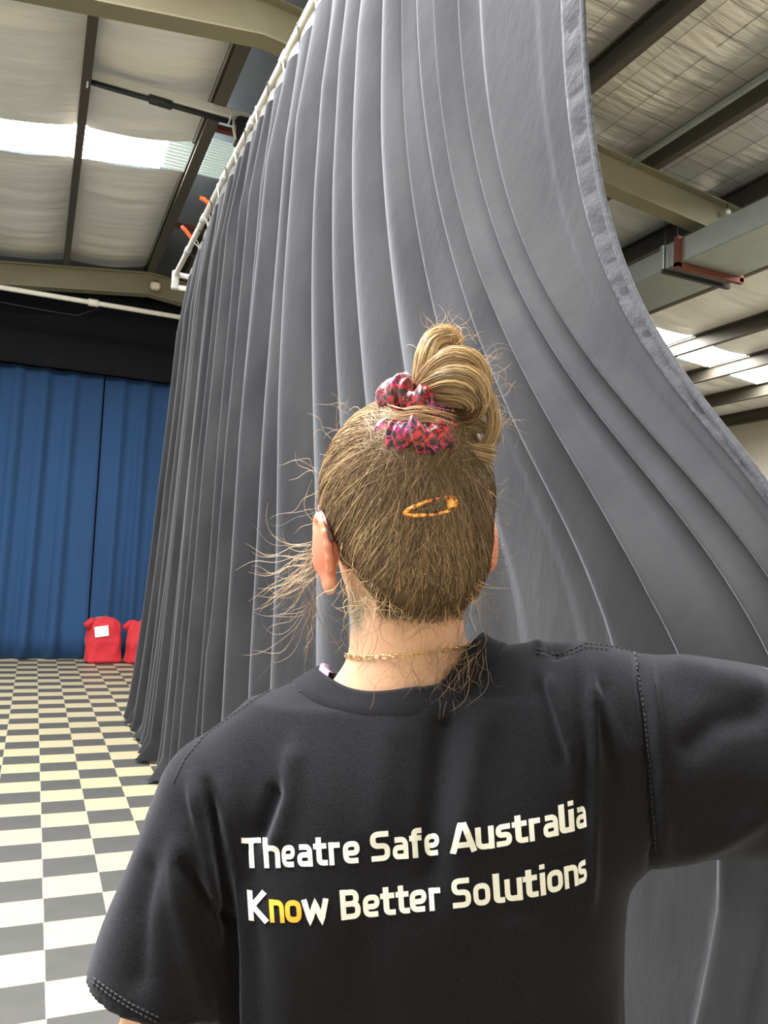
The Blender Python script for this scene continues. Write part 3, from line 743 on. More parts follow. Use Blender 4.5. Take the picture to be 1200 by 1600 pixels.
for s_ in (-1, 1):
    c = hp(s_*.031, .090, .002); B = MB()
    for (r_, off, nm, mm) in ((.0115, 0, 'eye', 'eye'), (.0055, .0075, 'iris', 'iris')):
        me = bpy.data.meshes.new(nm); bm = bmesh.new(); bmesh.ops.create_uvsphere(bm, u_segments=16, v_segments=10, radius=r_); bm.to_mesh(me); bm.free()
        o = link(nm, me, mm, person, True); o.location = lw(c+np.array([0, off, 0]) @ HY)-PB
    MB().tube([lw(hp(s_*x, .100-.10*(x-.018)**2*30-.12*(x-.02), .020+z))-PB for x, z in ((.016, 0), (.028, .004), (.040, .004), (.050, -.001))], [.003, .004, .004, .002], 8).build('eyebrow', 'brow', person, True)

# ---- t-shirt
FS = Field(axis((-.32, .46, .0042)), axis((.62, 1.02, .0045)), axis((.80, 1.50, .0045)))
def torso(X, Y, Z):
    t = (Z-.8)/.6
    tz = np.clip((Z-1.17)/.23, 0, 1); hw = .205-.006*t+.010*np.sin(t*4)-.03*tz**3; hd = .136-.012*t-.052*tz**2
    cx = .045+.010*t; cy = .838-.012*np.clip(t-.4, 0, 1)
    q = ((np.abs((X-cx)/hw))**2.5+(np.abs((Y-cy)/hd))**2.5)**(1/2.5)
    return np.maximum((q-1)*.13, np.maximum(Z-1.372, .70-Z))
FS.put(torso, (-.2, .68, .75), (.3, 1.0, 1.36), .01)
FS.cone((-.035, .828, 1.376), (-.152, .805, 1.302), .046, .046, .055)
FS.cone((.065, .825, 1.402), (.20, .79, 1.398), .048, .056, .055)
FS.ell((.05, .81, 1.26), (.16, .108, .15), .06)
HP0 = np.array([-.175, .79, 1.118]); HN = np.array([-.16, -.05, -1.0]); HN /= np.linalg.norm(HN)
def left_sleeve(X, Y, Z):                 # cone, cut off square at the hem
    a = np.array([-.148, .795, 1.29]); ab = np.array([-.052, -.010, -.23]); t = np.clip(((X-a[0])*ab[0]+(Y-a[1])*ab[1]+(Z-a[2])*ab[2])/(ab @ ab), 0, 1)
    d = np.sqrt((X-a[0]-t*ab[0])**2+(Y-a[1]-t*ab[1])**2+(Z-a[2]-t*ab[2])**2)-(.059+.019*t)
    return np.maximum(d, (X-HP0[0])*HN[0]+(Y-HP0[1])*HN[1]+(Z-HP0[2])*HN[2])
FS.put(left_sleeve, (-.30, .68, 1.05), (-.08, .88, 1.36), .012)
FS.cone((.20, .785, 1.375), (.43, .785, 1.352), .073, .082, .035); FS.cone((.195, .79, 1.315), (.42, .79, 1.352), .072, .070, .04)            # right sleeve
V, Fc = FS.mesh(); V = smooth_mesh(V, Fc, 6)
CC = np.array([.021, .833]); CRX, CRY = .085, .073
def collar_z(r_, d_): return 1.432+.20*(r_-.03)-.25*np.clip(d_-.83, 0, 1)
def cut(V, Fc):
    c = V[Fc].mean(1)
    q = ((c[:, 0]-CC[0])/(CRX*1.06))**2+((c[:, 1]-CC[1])/(CRY*1.06))**2
    k = ~((q < 1) & (c[:, 2] > 1.36))
    k &= c[:, 2] > .86
    fn = np.cross(V[Fc[:, 2]]-V[Fc[:, 0]], V[Fc[:, 3]]-V[Fc[:, 1]]); fn /= np.linalg.norm(fn, axis=1, keepdims=True)+1e-12
    k &= ~((np.abs((c-HP0) @ HN) < .012) & (np.abs(fn @ HN) > .55) & (c[:, 0] < -.09) & (torso(c[:, 0], c[:, 1], c[:, 2]) > .004))
    k &= ~(c[:, 0] > .372)
    return k
V, Fc, _ = compact(V, Fc, cut(V, Fc))
ed = np.sort(np.vstack([Fc[:, [i, (i+1) % 4]] for i in range(4)]), 1); ue, cn = np.unique(ed, axis=0, return_counts=True); bdv = np.unique(ue[cn == 1])
def snap(p0, n, sel):
    n = np.array(n, float); n /= np.linalg.norm(n); q = bdv[sel(V[bdv])]; d = (V[q]-np.array(p0)) @ n; q = q[np.abs(d) < .012]; V[q] -= ((V[q]-np.array(p0)) @ n)[:, None]*n
snap(HP0, HN, lambda p: (p[:, 0] < -.09) & (p[:, 2] > 1.0) & (p[:, 2] < 1.25))
snap((.372, 0, 0), (1, 0, 0), lambda p: p[:, 0] > .33)
snap((0, 0, .862), (0, 0, 1), lambda p: p[:, 2] < .9)
q_ = bdv[(V[bdv, 2] > 1.33) & (V[bdv, 0] < .2)]; e_ = (V[q_, :2]-CC)/np.array([CRX, CRY]); V[q_, :2] = CC+e_/np.linalg.norm(e_, axis=1, keepdims=True)*np.array([CRX, CRY])*1.06
def seg_dist(px, poly):
    best = np.full(len(px), 1e9); tpar = np.zeros(len(px)); acc = 0
    P = np.array(poly, float); L = np.linalg.norm(np.diff(P, axis=0), axis=1); tot = L.sum()
    for a, b, l_ in zip(P[:-1], P[1:], L):
        ab = b-a; t = np.clip(((px-a) @ ab)/(ab @ ab), 0, 1); d = np.linalg.norm(px-a-t[:, None]*ab, axis=1)
        m_ = d < best; best[m_] = d[m_]; tpar[m_] = (acc+t[m_]*l_)/tot; acc += l_
    return best, tpar
FOLDS = [   # polyline on the back of the shirt, height (m), width
    ([(322, 1225), (338, 1300), (356, 1400), (366, 1500), (370, 1640)], -.010, 13),
    ([(345, 1230), (362, 1310), (382, 1420), (392, 1640)], .006, 18),
    ([(300, 1215), (318, 1300), (335, 1400), (345, 1470)], .007, 13),
    ([(286, 1335), (305, 1380), (332, 1418), (362, 1455)], -.008, 10),
    ([(285, 1300), (282, 1400), (300, 1500), (330, 1600)], .006, 22),
    ([(240, 1330), (220, 1430), (215, 1560)], -.005, 22),
    ([(437, 1225), (420, 1270), (398, 1320)], -.006, 16), ([(462, 1160), (450, 1250), (430, 1330)], .004, 20),
    ([(705, 1085), (690, 1180), (676, 1300), (672, 1400)], -.007, 26), ([(760, 1100), (735, 1200), (715, 1330)], .004, 30),
    ([(610, 1120), (600, 1220), (585, 1330)], .003, 36),
    ([(858, 1055), (880, 1120), (902, 1200)], .005, 12), ([(838, 1060), (862, 1140), (885, 1210)], -.004, 12),
    ([(922, 1040), (928, 1150), (930, 1300), (925, 1420)], .005, 11), ([(940, 1060), (948, 1150), (965, 1230)], -.004, 12), ([(905, 1050), (912, 1150), (915, 1300)], -.003, 12),
    ([(930, 1070), (955, 1130), (985, 1190)], .004, 10),
    ([(996, 1020), (1008, 1110), (1018, 1220), (1026, 1330), (1012, 1400)], -.006, 7), ([(1012, 1040), (1024, 1130), (1034, 1230), (1042, 1330)], .004, 9),
    ([(1010, 1420), (1004, 1500), (985, 1640)], -.004, 16),
    ([(800, 996), (832, 1000), (850, 1018)], .006, 12), ([(850, 1010), (868, 1022), (890, 1012)], -.005, 10),
    ([(1040, 1040), (1110, 1065), (1200, 1080)], .004, 22), ([(1200, 1110), (1120, 1130), (1060, 1180)], -.004, 26),
    ([(1030, 1380), (1100, 1330), (1200, 1270)], .005, 26),
    ([(480, 1085), (560, 1100), (640, 1100), (720, 1075), (790, 1030)], -.002, 16),
    ([(420, 1400), (440, 1500), (450, 1640)], .003, 40), ([(560, 1440), (580, 1640)], -.003, 40), ([(820, 1420), (800, 1640)], .004, 50),
]
def apply_folds(V, N):
    px = to_px(lw(V)); back = np.clip((N @ np.array([0, -1, .25]))*1.6, 0, 1)
    D = np.zeros(len(V))
    for poly, amp, wd in FOLDS:
        d, t = seg_dist(px, poly); D += 1.6*amp*np.exp(-(d/(wd*.85))**2)*np.clip(np.minimum(t, 1-t)*6+.25, 0, 1)
    D *= back
    for k in range(40):
        dr = rng.normal(size=3); dr[2] *= .5; dr *= rng.uniform(14, 60)/np.linalg.norm(dr); D += .00075*np.sin(V @ dr+rng.uniform(0, 6))*min(1, 30/np.linalg.norm(dr))
    return V+N*D[:, None]
V = apply_folds(V, vnormals(V, Fc)); SHV, SHF = V, Fc
shirt = plink('t_shirt', V, Fc, 'shirt'); shirt['label'] = 'black cotton t-shirt with white and orange lettering on the back'
sd = shirt.modifiers.new('thick', 'SOLIDIFY'); sd.thickness = .002; sd.offset = -1
bvh = BVHTree.FromPolygons([tuple(p) for p in lw(V)], [tuple(f) for f in Fc.tolist()])
def cast(x, y, lift=.0012):
    d = RC @ np.array([(x-600)/F, (y-800)/F, 1.0]); d /= np.linalg.norm(d)
    h = bvh.ray_cast(Vector(CAMP), Vector(d))
    if h[0] is None: return None
    n = np.array(h[1]); n = n if n @ d < 0 else -n
    return np.array(h[0])+n*lift
# collar band
nu = 96; R_ = []
def shirt_z(r_, d_):
    h = bvh.ray_cast(Vector(lw(np.array([r_, d_, 1.6]))), Vector((0, 0, -1))); return h[0].z if h[0] is not None else None
ang = np.linspace(0, 2*PI, nu, endpoint=False)
def ringz(f_):
    q = np.array([shirt_z(CC[0]+CRX*f_*math.cos(a), CC[1]+CRY*f_*math.sin(a)) or 1.40 for a in ang])
    for _ in range(5): q = .25*np.roll(q, 1)+.5*q+.25*np.roll(q, -1)
    return q
z1, z2 = ringz(1.12), ringz(1.28)
for i, a in enumerate(ang):
    ca, sa = math.cos(a), math.sin(a); zt = z1[i]+.010
    R_.append([(CC[0]+CRX*f_*ca, CC[1]+CRY*f_*sa, z) for f_, z in ((.965, zt-.014), (.975, zt-.001), (1.0, zt+.002), (1.05, zt-.001), (1.12, z1[i]+.0055), (1.20, .5*(z1[i]+z2[i])+.004), (1.275, z2[i]+.0025), (1.285, z2[i]-.003))])
CRG = np.array(R_)
collar = plink('collar', CRG.reshape(-1, 3), grid_faces(nu, 8, True), 'shirt', shirt, base=PB)
# purple undershirt edge peeking out at the left of the collar
UA = np.linspace(PI*.92, PI*1.17, 14)
UV = np.array([[(CC[0]+CRX*k*math.cos(a), CC[1]+CRY*k*math.sin(a), CRG[int(a/(2*PI)*nu) % nu, 2, 2]+dz) for k, dz in ((1.0, -.012), (.955, .0030), (.90, .0015), (.87, -.02))] for a in UA])
plink('undershirt', UV.reshape(-1, 3), grid_faces(14, 4), 'purple')
# stitching lines
def stitch(poly, dash=5, gap=3, wid=.0007, lift=.0012):
    P = np.array(poly, float); L = np.concatenate([[0], np.cumsum(np.linalg.norm(np.diff(P, axis=0), axis=1))]); B = MB(); s0 = 0
    while s0 < L[-1]:
        pts = []
        for q in (s0, min(s0+dash, L[-1])):
            c = cast(np.interp(q, L, P[:, 0]), np.interp(q, L, P[:, 1]), lift)
            if c is not None: pts.append(tuple(c))
        if len(pts) == 2 and (Vector(pts[0])-Vector(pts[1])).length < .03: B.tube(pts, wid, 5)
        s0 += dash+gap
    if B.v: tag(B.build('stitching', 'stitch', shirt, base=PB), kind='stuff')
stitch([(468, 1072), (505, 1083), (560, 1091), (620, 1094)]); stitch([(468, 1080), (505, 1091), (560, 1099), (620, 1101)])
stitch([(445, 1068), (400, 1092), (350, 1128), (318, 1152)]); stitch([(990, 1020), (1008, 1110), (1018, 1220), (1026, 1330)])
stitch([(272, 1222), (290, 1185), (318, 1152)]); stitch([(148, 1528), (175, 1548), (205, 1568), (250, 1590)]); stitch([(146, 1534), (172, 1554), (202, 1574), (246, 1597)])
stitch([(838, 1014), (865, 1024), (890, 1018), (915, 1006), (950, 1010), (988, 1018)]); stitch([(838, 1020), (865, 1030), (890, 1024), (915, 1012), (950, 1016)])
# lettering
def rnd(pts, r_=.2, closed=False, n=6):
    P = [np.array(p, float) for p in pts]; out = []; k = len(P)
    for i in range(k):
        if not closed and i in (0, k-1): out.append(P[i]); continue
        a, b, c = P[(i-1) % k], P[i], P[(i+1) % k]
        l1, l2 = np.linalg.norm(a-b), np.linalg.norm(c-b); q = min(r_, l1/2, l2/2)
        p0, p1 = b+(a-b)/l1*q, b+(c-b)/l2*q
        for t in np.linspace(0, 1, n): out.append((1-t)**2*p0+2*t*(1-t)*b+t*t*p1)
    if closed: out.append(out[0])
    return out
GL = {
 'T': (.72, [[(0, .9), (.72, .9)], [(.36, .9), (.36, 0)]]),
 'h': (.62, [[(.1, 1.0), (.1, 0)], rnd([(.1, .66), (.52, .66), (.52, 0)])]),
 'e': (.62, [rnd([(.14, .36), (.52, .36), (.52, .66), (.1, .66), (.1, .1), (.54, .1)], .2)]),
 'a': (.62, [rnd([(.1, .66), (.52, .66), (.52, 0)]), rnd([(.52, .40), (.1, .40), (.1, .1), (.52, .1)], .14)]),
 't': (.46, [rnd([(.18, .95), (.18, .1), (.46, .1)], .16), [(0, .66), (.44, .66)]]),
 'r': (.42, [[(.1, .76), (.1, 0)], rnd([(.1, .5), (.1, .66), (.42, .66)], .14)]),
 'S': (.66, [rnd([(.62, .9), (.1, .9), (.1, .52), (.56, .52), (.56, .1), (.02, .1)], .18)]),
 'f': (.42, [rnd([(.42, .9), (.17, .9), (.17, 0)], .18), [(0, .66), (.40, .66)]]),
 'A': (.80, [[(.08, 0), (.37, .98)], [(.72, 0), (.43, .98)], [(.30, .90), (.50, .90)], [(.19, .26), (.61, .26)]]),
 'u': (.62, [rnd([(.1, .76), (.1, .1), (.52, .1)]), [(.52, .76), (.52, 0)]]),
 's': (.54, [rnd([(.50, .66), (.1, .66), (.1, .39), (.45, .39), (.45, .1), (.02, .1)], .14)]),
 'l': (.32, [rnd([(.1, 1.0), (.1, .1), (.32, .1)], .16)]),
 'i': (.2, [[(.1, .76), (.1, 0)], [(.1, .88), (.1, 1.04)]]),
 'K': (.68, [[(.1, 1.0), (.1, 0)], [(.60, 1.0), (.17, .5), (.62, 0)]]),
 'n': (.62, [[(.1, .76), (.1, 0)], rnd([(.1, .66), (.52, .66), (.52, 0)])]),
 'o': (.64, [rnd([(.1, .1), (.54, .1), (.54, .66), (.1, .66)], .2, True)]),
 'w': (.86, [[(.07, .76), (.24, .06), (.43, .62), (.62, .06), (.79, .76)]]),
 'B': (.68, [[(.1, 1.0), (.1, 0)], rnd([(.1, .9), (.54, .9), (.54, .52), (.1, .52)], .18), rnd([(.1, .52), (.58, .52), (.58, .1), (.1, .1)], .19)]),
}
L1 = [('T', 379, 411, 1357), ('h', 414, 440, 1355), ('e', 442, 463, 1354), ('a', 466, 490, 1354), ('t', 492, 513, 1353), ('r', 515, 533, 1352), ('e', 537, 564, 1350), ('S', 580, 611, 1346), ('a', 614, 639, 1341), ('f', 641, 660, 1340), ('e', 663, 689, 1338), ('A', 704, 745, 1331), ('u', 743, 773, 1326), ('s', 775, 800, 1323), ('t', 801, 825, 1317), ('r', 827, 845, 1314), ('a', 849, 873, 1308), ('l', 874, 890, 1303), ('i', 889, 898, 1299), ('a', 900, 918, 1293)]
L2 = [('K', 389, 421, 1439), ('n', 423, 446, 1441), ('o', 447, 473, 1442), ('w', 474, 515, 1441), ('B', 533, 565, 1435), ('e', 568, 595, 1432), ('t', 596, 619, 1430), ('t', 620, 641, 1427), ('e', 641, 668, 1425), ('r', 671, 690, 1423), ('S', 707, 737, 1420), ('o', 740, 767, 1414), ('l', 771, 789, 1410), ('u', 789, 817, 1407), ('t', 818, 841, 1402), ('i', 844, 853, 1398), ('o', 855, 880, 1394), ('n', 882, 904, 1387), ('s', 904, 918, 1378)]
def ribbon(P, wd):
    P = [np.array(p, float) for p in P]; Q = [P[0]]
    for a, b in zip(P[:-1], P[1:]):
        if np.linalg.norm(b-a) < 1e-6: continue
        k = max(1, int(np.linalg.norm(b-a)/.09))
        for i in range(1, k+1): Q.append(a+(b-a)*i/k)
    L_, R__ = [], []
    for i, p in enumerate(Q):
        a = Q[i-1] if i else p; c = Q[i+1] if i < len(Q)-1 else p
        d1 = p-a; d2 = c-p; d1 = d1/np.linalg.norm(d1) if i else None; d2 = d2/np.linalg.norm(d2) if i < len(Q)-1 else None
        if d1 is None: t = d2; mit = 1
        elif d2 is None: t = d1; mit = 1
        else: t = d1+d2; t /= np.linalg.norm(t)+1e-9; mit = 1/max(.5, abs(t @ d1))
        n = np.array([-t[1], t[0]])*wd/2*mit; L_.append(p+n); R__.append(p-n)
    return L_, R__
def letters(name, line, sel, m, cap=47.0):
    cx = [(a+b)/2 for _, a, b, _ in line]; by = [q for *_, q in line]; cf = np.polyfit(np.array(cx)-650, by, 4)
    for i, (ch, x0, x1, b_) in enumerate(line):
        if i not in sel: continue
        wd, strokes = GL[ch]; k0 = (x1-x0)/wd; B = MB()
        for si, st in enumerate(strokes):
            L_, R__ = ribbon(st, .18); V = []
            for p in [q for pr in zip(L_, R__) for q in pr]:
                px = x0+p[0]*k0-3.0*p[1]; py = np.polyval(cf, px-650)-cap*p[1]
                c = cast(px, py, .0009+.0001*si)
                V.append(tuple(c) if c is not None else V[-1])
            B.add(V, [(2*j, 2*j+1, 2*j+3, 2*j+2) for j in range(len(L_)-1)])
        o = B.build('letter', m, shirt, base=PB); sdm = o.modifiers.new('t', 'SOLIDIFY'); sdm.thickness = .0003; sdm.offset = 0
letters('letter', L1, range(len(L1)), 'print_white')
letters('letter', L2, [i for i in range(len(L2)) if i not in (1, 2)], 'print_white')
letters('letter', L2, [1, 2], 'print_orange')
# ---- trousers and shoes
FT = Field(axis((-.2, .3, .008)), axis((.66, 1.02, .008)), axis((.03, 1.0, .009)))
FT.ell((.045, .835, .93), (.165, .115, .10), .03)
for s_ in (-1, 1): FT.cone((.045+s_*.085, .835, .88), (.045+s_*.10, .845, .48), .088, .066, .03); FT.cone((.045+s_*.10, .845, .48), (.045+s_*.105, .83, .09), .066, .058, .02)
V, Fc = FT.mesh(); plink('trousers', smooth_mesh(V, Fc, 4), Fc, 'trouser')
for s_ in (-1, 1):
    Fh = Field(axis((-.14, .24, .005)), axis((.70, 1.06, .005)), axis((-.01, .16, .005)))
    x = .045+s_*.108
    Fh.cone((x, .815, .045), (x+s_*.015, .96, .036), .036, .034, .02); Fh.cone((x, .82, .05), (x, .83, .11), .036, .038, .02)
    Fh.put(lambda X, Y, Z: .012-Z, (-1, 0, -1), (1, 2, .2), .002); Fh.d = np.maximum(Fh.d, (.014-Fh.ax[2])[None, None, :])
    V, Fc = Fh.mesh(); sh = plink('shoe', smooth_mesh(V, Fc, 2), Fc, 'shoe')
    n = 28; pts = [(x+s_*.008+.043*math.cos(a)+s_*.009*math.sin(a), .888+.117*math.sin(a)) for a in np.linspace(0, 2*PI, n, endpoint=False)]
    Vs = np.array([(a, b, z) for z in (.001, .017) for a, b in pts]); me = bpy.data.meshes.new('sole')
    me.from_pydata((lw(Vs)-PB).tolist(), [], [tuple(range(n-1, -1, -1)), tuple(range(n, 2*n))]+[(i, (i+1) % n, n+(i+1) % n, n+i) for i in range(n)]); link('sole', me, 'sole', sh)
# ------------------------------------------------------------------ hair
def ell_d(P, c, r, R):
    q = (P-c) @ R.T; k0 = np.sqrt(((q/r)**2).sum(-1)); k1 = np.sqrt(((q/r**2)**2).sum(-1))+1e-6; return k0*(k0-1)/k1
HE = [(hp(0, -.008, .009), np.array([.0845, .103, .098]), HY), (hp(.004, -.052, -.050), np.array([.058, .044, .052]), HY), (hp(.006, -.050, -.074), np.array([.046, .030, .033]), HY)]
def hair_d(P):
    d = ell_d(P, *HE[0])
    for e in HE[1:]:
        d2 = ell_d(P, *e); k = .03; h = np.clip(.5+.5*(d-d2)/k, 0, 1); d = d*(1-h)+d2*h-k*h*(1-h)
    return d
def hair_g(P):
    e = 1e-3; g_ = np.stack([(hair_d(P+e*np.eye(3)[i])-hair_d(P-e*np.eye(3)[i])) for i in range(3)], -1); return g_/(np.linalg.norm(g_, axis=-1, keepdims=True)+1e-9)
FH = Field(axis((-.11, .15, .003)), axis((.70, .99, .003)), axis((1.40, 1.72, .003)))
for e in HE: FH.ell(e[0], e[1]-.0015, .03, e[2])
FH.ell(hp(0, .155, -.05), (.115, .115, .115), .01, HY, sub=True)
for s_ in (-1, 1): FH.ell(hp(s_*.105, .035, -.075), (.055, .062, .066), .01, HY, sub=True); FH.ell(hp(s_*.080, -.028, -.105), (.044 if s_ < 0 else .034, .058, .052 if s_ < 0 else .042), .012, HY, sub=True)
V, Fc = FH.mesh(); V = smooth_mesh(V, Fc, 2); hairV, hairF = V, Fc
hair = plink('hair', V, Fc, 'hair_core'); hair['label'] = 'light brown hair swept up into a messy bun'
hbvh = BVHTree.FromPolygons([tuple(p) for p in lw(V)], [tuple(f) for f in Fc.tolist()])
bbvh = BVHTree.FromPolygons([tuple(p) for p in lw(body_V)], [tuple(f) for f in body_F.tolist()])
def cast_on(tree, x, y, lift):
    d = RC @ np.array([(x-600)/F, (y-800)/F, 1.0]); d /= np.linalg.norm(d)
    h = tree.ray_cast(Vector(CAMP), Vector(d))
    return None if h[0] is None else np.array(h[0])-d*lift
def strands(name, paths, rad, cols, parent=hair, sides=3):
    """paths (n,k,3) in person axes, rad (n,), cols (n,3): one mesh of tapering hairs"""
    P = np.asarray(paths); n, k, _ = P.shape; W_ = lw(P)-PB
    t = np.gradient(W_, axis=1); t /= np.linalg.norm(t, axis=2, keepdims=True)+1e-12
    ref = np.array([.31, .52, .79]); a = np.cross(t, ref); a /= np.linalg.norm(a, axis=2, keepdims=True)+1e-12; b = np.cross(t, a)
    tap = np.interp(np.linspace(0, 1, k), [0, .1, .7, 1], [.6, 1, .9, .25])
    R_ = (rad[:, None]*tap[None])[..., None]
    ring = [W_+R_*(a*math.cos(2*PI*j/sides)+b*math.sin(2*PI*j/sides)) for j in range(sides)]
    V = np.stack(ring, 2).reshape(-1, 3)
    i = np.arange(n)[:, None, None]; q = np.arange(k-1)[None, :, None]; j = np.arange(sides)[None, None]
    i0 = (i*k+q)*sides; f = np.stack([i0+j, i0+(j+1) % sides, i0+sides+(j+1) % sides, i0+sides+j], -1).reshape(-1, 4)
    me = mesh_np(name, V, f); o = link(name, me, 'hair', parent)
    at_ = me.color_attributes.new('tint', 'FLOAT_COLOR', 'POINT')
    C_ = np.repeat(np.concatenate([cols, np.ones((n, 1))], 1), k*sides, axis=0); at_.data.foreach_set('color', C_.astype(np.float32).ravel())
    tag(o, kind='stuff'); return o
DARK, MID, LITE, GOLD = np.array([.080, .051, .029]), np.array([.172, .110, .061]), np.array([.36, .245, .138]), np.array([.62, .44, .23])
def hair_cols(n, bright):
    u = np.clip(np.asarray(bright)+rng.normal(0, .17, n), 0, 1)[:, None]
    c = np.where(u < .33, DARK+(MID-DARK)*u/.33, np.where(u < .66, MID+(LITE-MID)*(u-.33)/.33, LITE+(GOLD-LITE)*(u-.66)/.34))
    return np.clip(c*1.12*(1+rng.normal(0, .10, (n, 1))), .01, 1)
SB = lat(656, 708, .768)
# combed hair: every strand runs over the head to the scrunchie
loc_ = (V-HC) @ HY.T
cand = np.where((loc_[:, 1] < .07))[0]
N1 = 11000; st = V[rng.choice(cand, N1)]; K1 = 15
xs_ = [(rng.uniform(585, 735), rng.uniform(940, 978)) for _ in range(700)]
low_ = [cast_on(bbvh, x, y-abs(x-665)*.16, .001) for x, y in xs_]; low_ = wl(np.array([p for p in low_ if p is not None])); st[:len(low_)] = low_; st_raw = st.copy(); nlow = len(low_)
clump = rng.integers(0, 420, N1); cl_off = rng.normal(0, .011, (420, 3)); cl_b = rng.normal(0, .16, 420); cl_h = rng.uniform(0, .0035, 420)
s0 = hair_d(st)[:, None]; st = st-hair_g(st)*s0
end = SB+rng.normal(0, 1, (N1, 3))*np.array([.013, .006, .008])
tt = np.linspace(0, 1, K1)[None, :, None]
hc = HE[0][0]
du = st-hc; dv = end-hc; lu = np.linalg.norm(du, axis=1, keepdims=True); lv = np.linalg.norm(dv, axis=1, keepdims=True)
om = np.arccos(np.clip((du/lu*dv/lv).sum(1), -.999, .999))[:, None, None]
pp_ = hc+(np.sin((1-tt)*om)*du[:, None]/lu[:, None]+np.sin(tt*om)*dv[:, None]/lv[:, None])/np.sin(om)*(lu[:, None]*(1-tt)+lv[:, None]*tt)
pp_ = pp_+cl_off[clump][:, None]*np.sin(PI*tt)*.55
fl = pp_.reshape(-1, 3)
for _ in range(4): fl = fl-hair_g(fl)*hair_d(fl)[:, None]*.95
g_ = hair_g(fl); lift = (rng.uniform(.0002, .0022, N1)+cl_h[clump])[:, None]+.006*np.linspace(0, 1, K1)[None]**4+.0008*np.sin(np.linspace(0, 9, K1)[None]+rng.uniform(0, 6, (N1, 1)))
pp_ = (fl+g_*lift.reshape(-1, 1)).reshape(N1, K1, 3)
wl_ = np.clip(1-np.linspace(0, 1, K1)/.16, 0, 1)[None, :, None]; pp_[:nlow] = pp_[:nlow]*(1-wl_)+(st_raw[:nlow, None])*wl_
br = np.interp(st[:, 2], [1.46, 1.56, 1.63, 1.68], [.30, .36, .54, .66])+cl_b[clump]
strands('combed_strands', pp_, rng.uniform(.00026, .00058, N1), hair_cols(N1, br))
# bun: bundles that follow guides
def bundle(guide, n, spread, bright, k=16, twist=.6):
    n = int(n*2.2)
    G = np.array([lat(*q) for q in guide]); m_ = len(G); u = np.linspace(0, m_-1, k)
    def cr(u_):
        i = np.clip(np.floor(u_).astype(int), 0, m_-2); f = (u_-i)[:, None]; p0, p1, p2, p3 = G[np.clip(i-1, 0, m_-1)], G[i], G[i+1], G[np.clip(i+2, 0, m_-1)]
        return .5*((2*p1)+(-p0+p2)*f+(2*p0-5*p1+4*p2-p3)*f**2+(-p0+3*p1-3*p2+p3)*f**3)
    C_ = cr(u); t = np.gradient(C_, axis=0); t /= np.linalg.norm(t, axis=1, keepdims=True)
    a = np.cross(t, np.array([.2, .9, .3])); a /= np.linalg.norm(a, axis=1, keepdims=True); b = np.cross(t, a)
    sp = np.interp(np.linspace(0, 1, k), np.linspace(0, 1, len(spread)), spread)
    r_ = np.sqrt(rng.uniform(.05, 1, n)); th = rng.uniform(0, 2*PI, n); tw = np.linspace(0, twist, k)[None]
    P = C_[None]+(r_[:, None]*sp[None])[..., None]*(a[None]*np.cos(th[:, None]+tw)[..., None]+b[None]*np.sin(th[:, None]+tw)[..., None])
    P = P+rng.normal(0, .0006, (n, 1, 3))+(rng.normal(0, .0014, (n, 1, 3))*np.linspace(-1, 1, k)[None, :, None])
    return P, rng.uniform(.00025, .0005, n), hair_cols(n, bright+.18*(r_-.6)+.10*np.sin(th*5))
BU = [bundle([(662, 612, .778), (666, 585, .772), (670, 558, .770), (680, 534, .774), (700, 524, .782), (716, 536, .795)], 420, [.010, .012, .013, .012, .009, .006], .80),
      bundle([(664, 606, .772), (684, 580, .762), (708, 566, .758), (732, 570, .766), (746, 590, .780), (746, 615, .792)], 480, [.010, .013, .015, .015, .013, .010], .72),
      bundle([(668, 606, .768), (695, 594, .756), (722, 592, .752), (742, 604, .762), (748, 624, .778), (738, 645, .790)], 480, [.010, .013, .015, .014, .012, .009], .60),
      bundle([(672, 612, .772), (700, 612, .760), (724, 614, .757), (740, 626, .766), (736, 644, .778), (712, 650, .786)], 420, [.009, .013, .014, .013, .011, .008], .46),
      bundle([(742, 598, .784), (762, 622, .786), (772, 652, .784), (768, 682, .780), (752, 706, .776), (728, 722, .774)], 170, [.006, .007, .007, .006, .006, .004], .66),
      bundle([(715, 660, .786), (742, 664, .790), (762, 672, .788), (776, 690, .780)], 60, [.008, .007, .006, .004], .62),
      bundle([(606, 646, .748), (630, 650, .738), (656, 646, .734), (684, 650, .738), (708, 656, .748)], 14, [.009, .008, .008, .008, .009], .72),
      bundle([(766, 712, .775), (735, 706, .768), (705, 700, .764), (680, 700, .764)], 160, [.010, .008, .007, .006], .6)]
strands('bun_strands', np.concatenate([b[0] for b in BU]), np.concatenate([b[1] for b in BU]), np.concatenate([b[2] for b in BU]))
FBn = Field(axis((.0, .11, .003)), axis((.72, .84, .003)), axis((1.64, 1.78, .003)))
FBn.cone(lat(662, 640, .780), lat(668, 592, .776), .014, .013, .01); FBn.cone(lat(684, 588, .774), lat(722, 596, .772), .015, .017, .015); FBn.cone(lat(722, 596, .772), lat(726, 628, .778), .017, .013, .01); FBn.cone(lat(672, 580, .776), lat(690, 545, .780), .012, .009, .01); FBn.cone(SB+np.array([0, .01, -.012]), lat(660, 645, .782), .024, .015, .01)
V, Fc = FBn.mesh(); plink('bun_core', V, Fc, 'hair_core', hair)
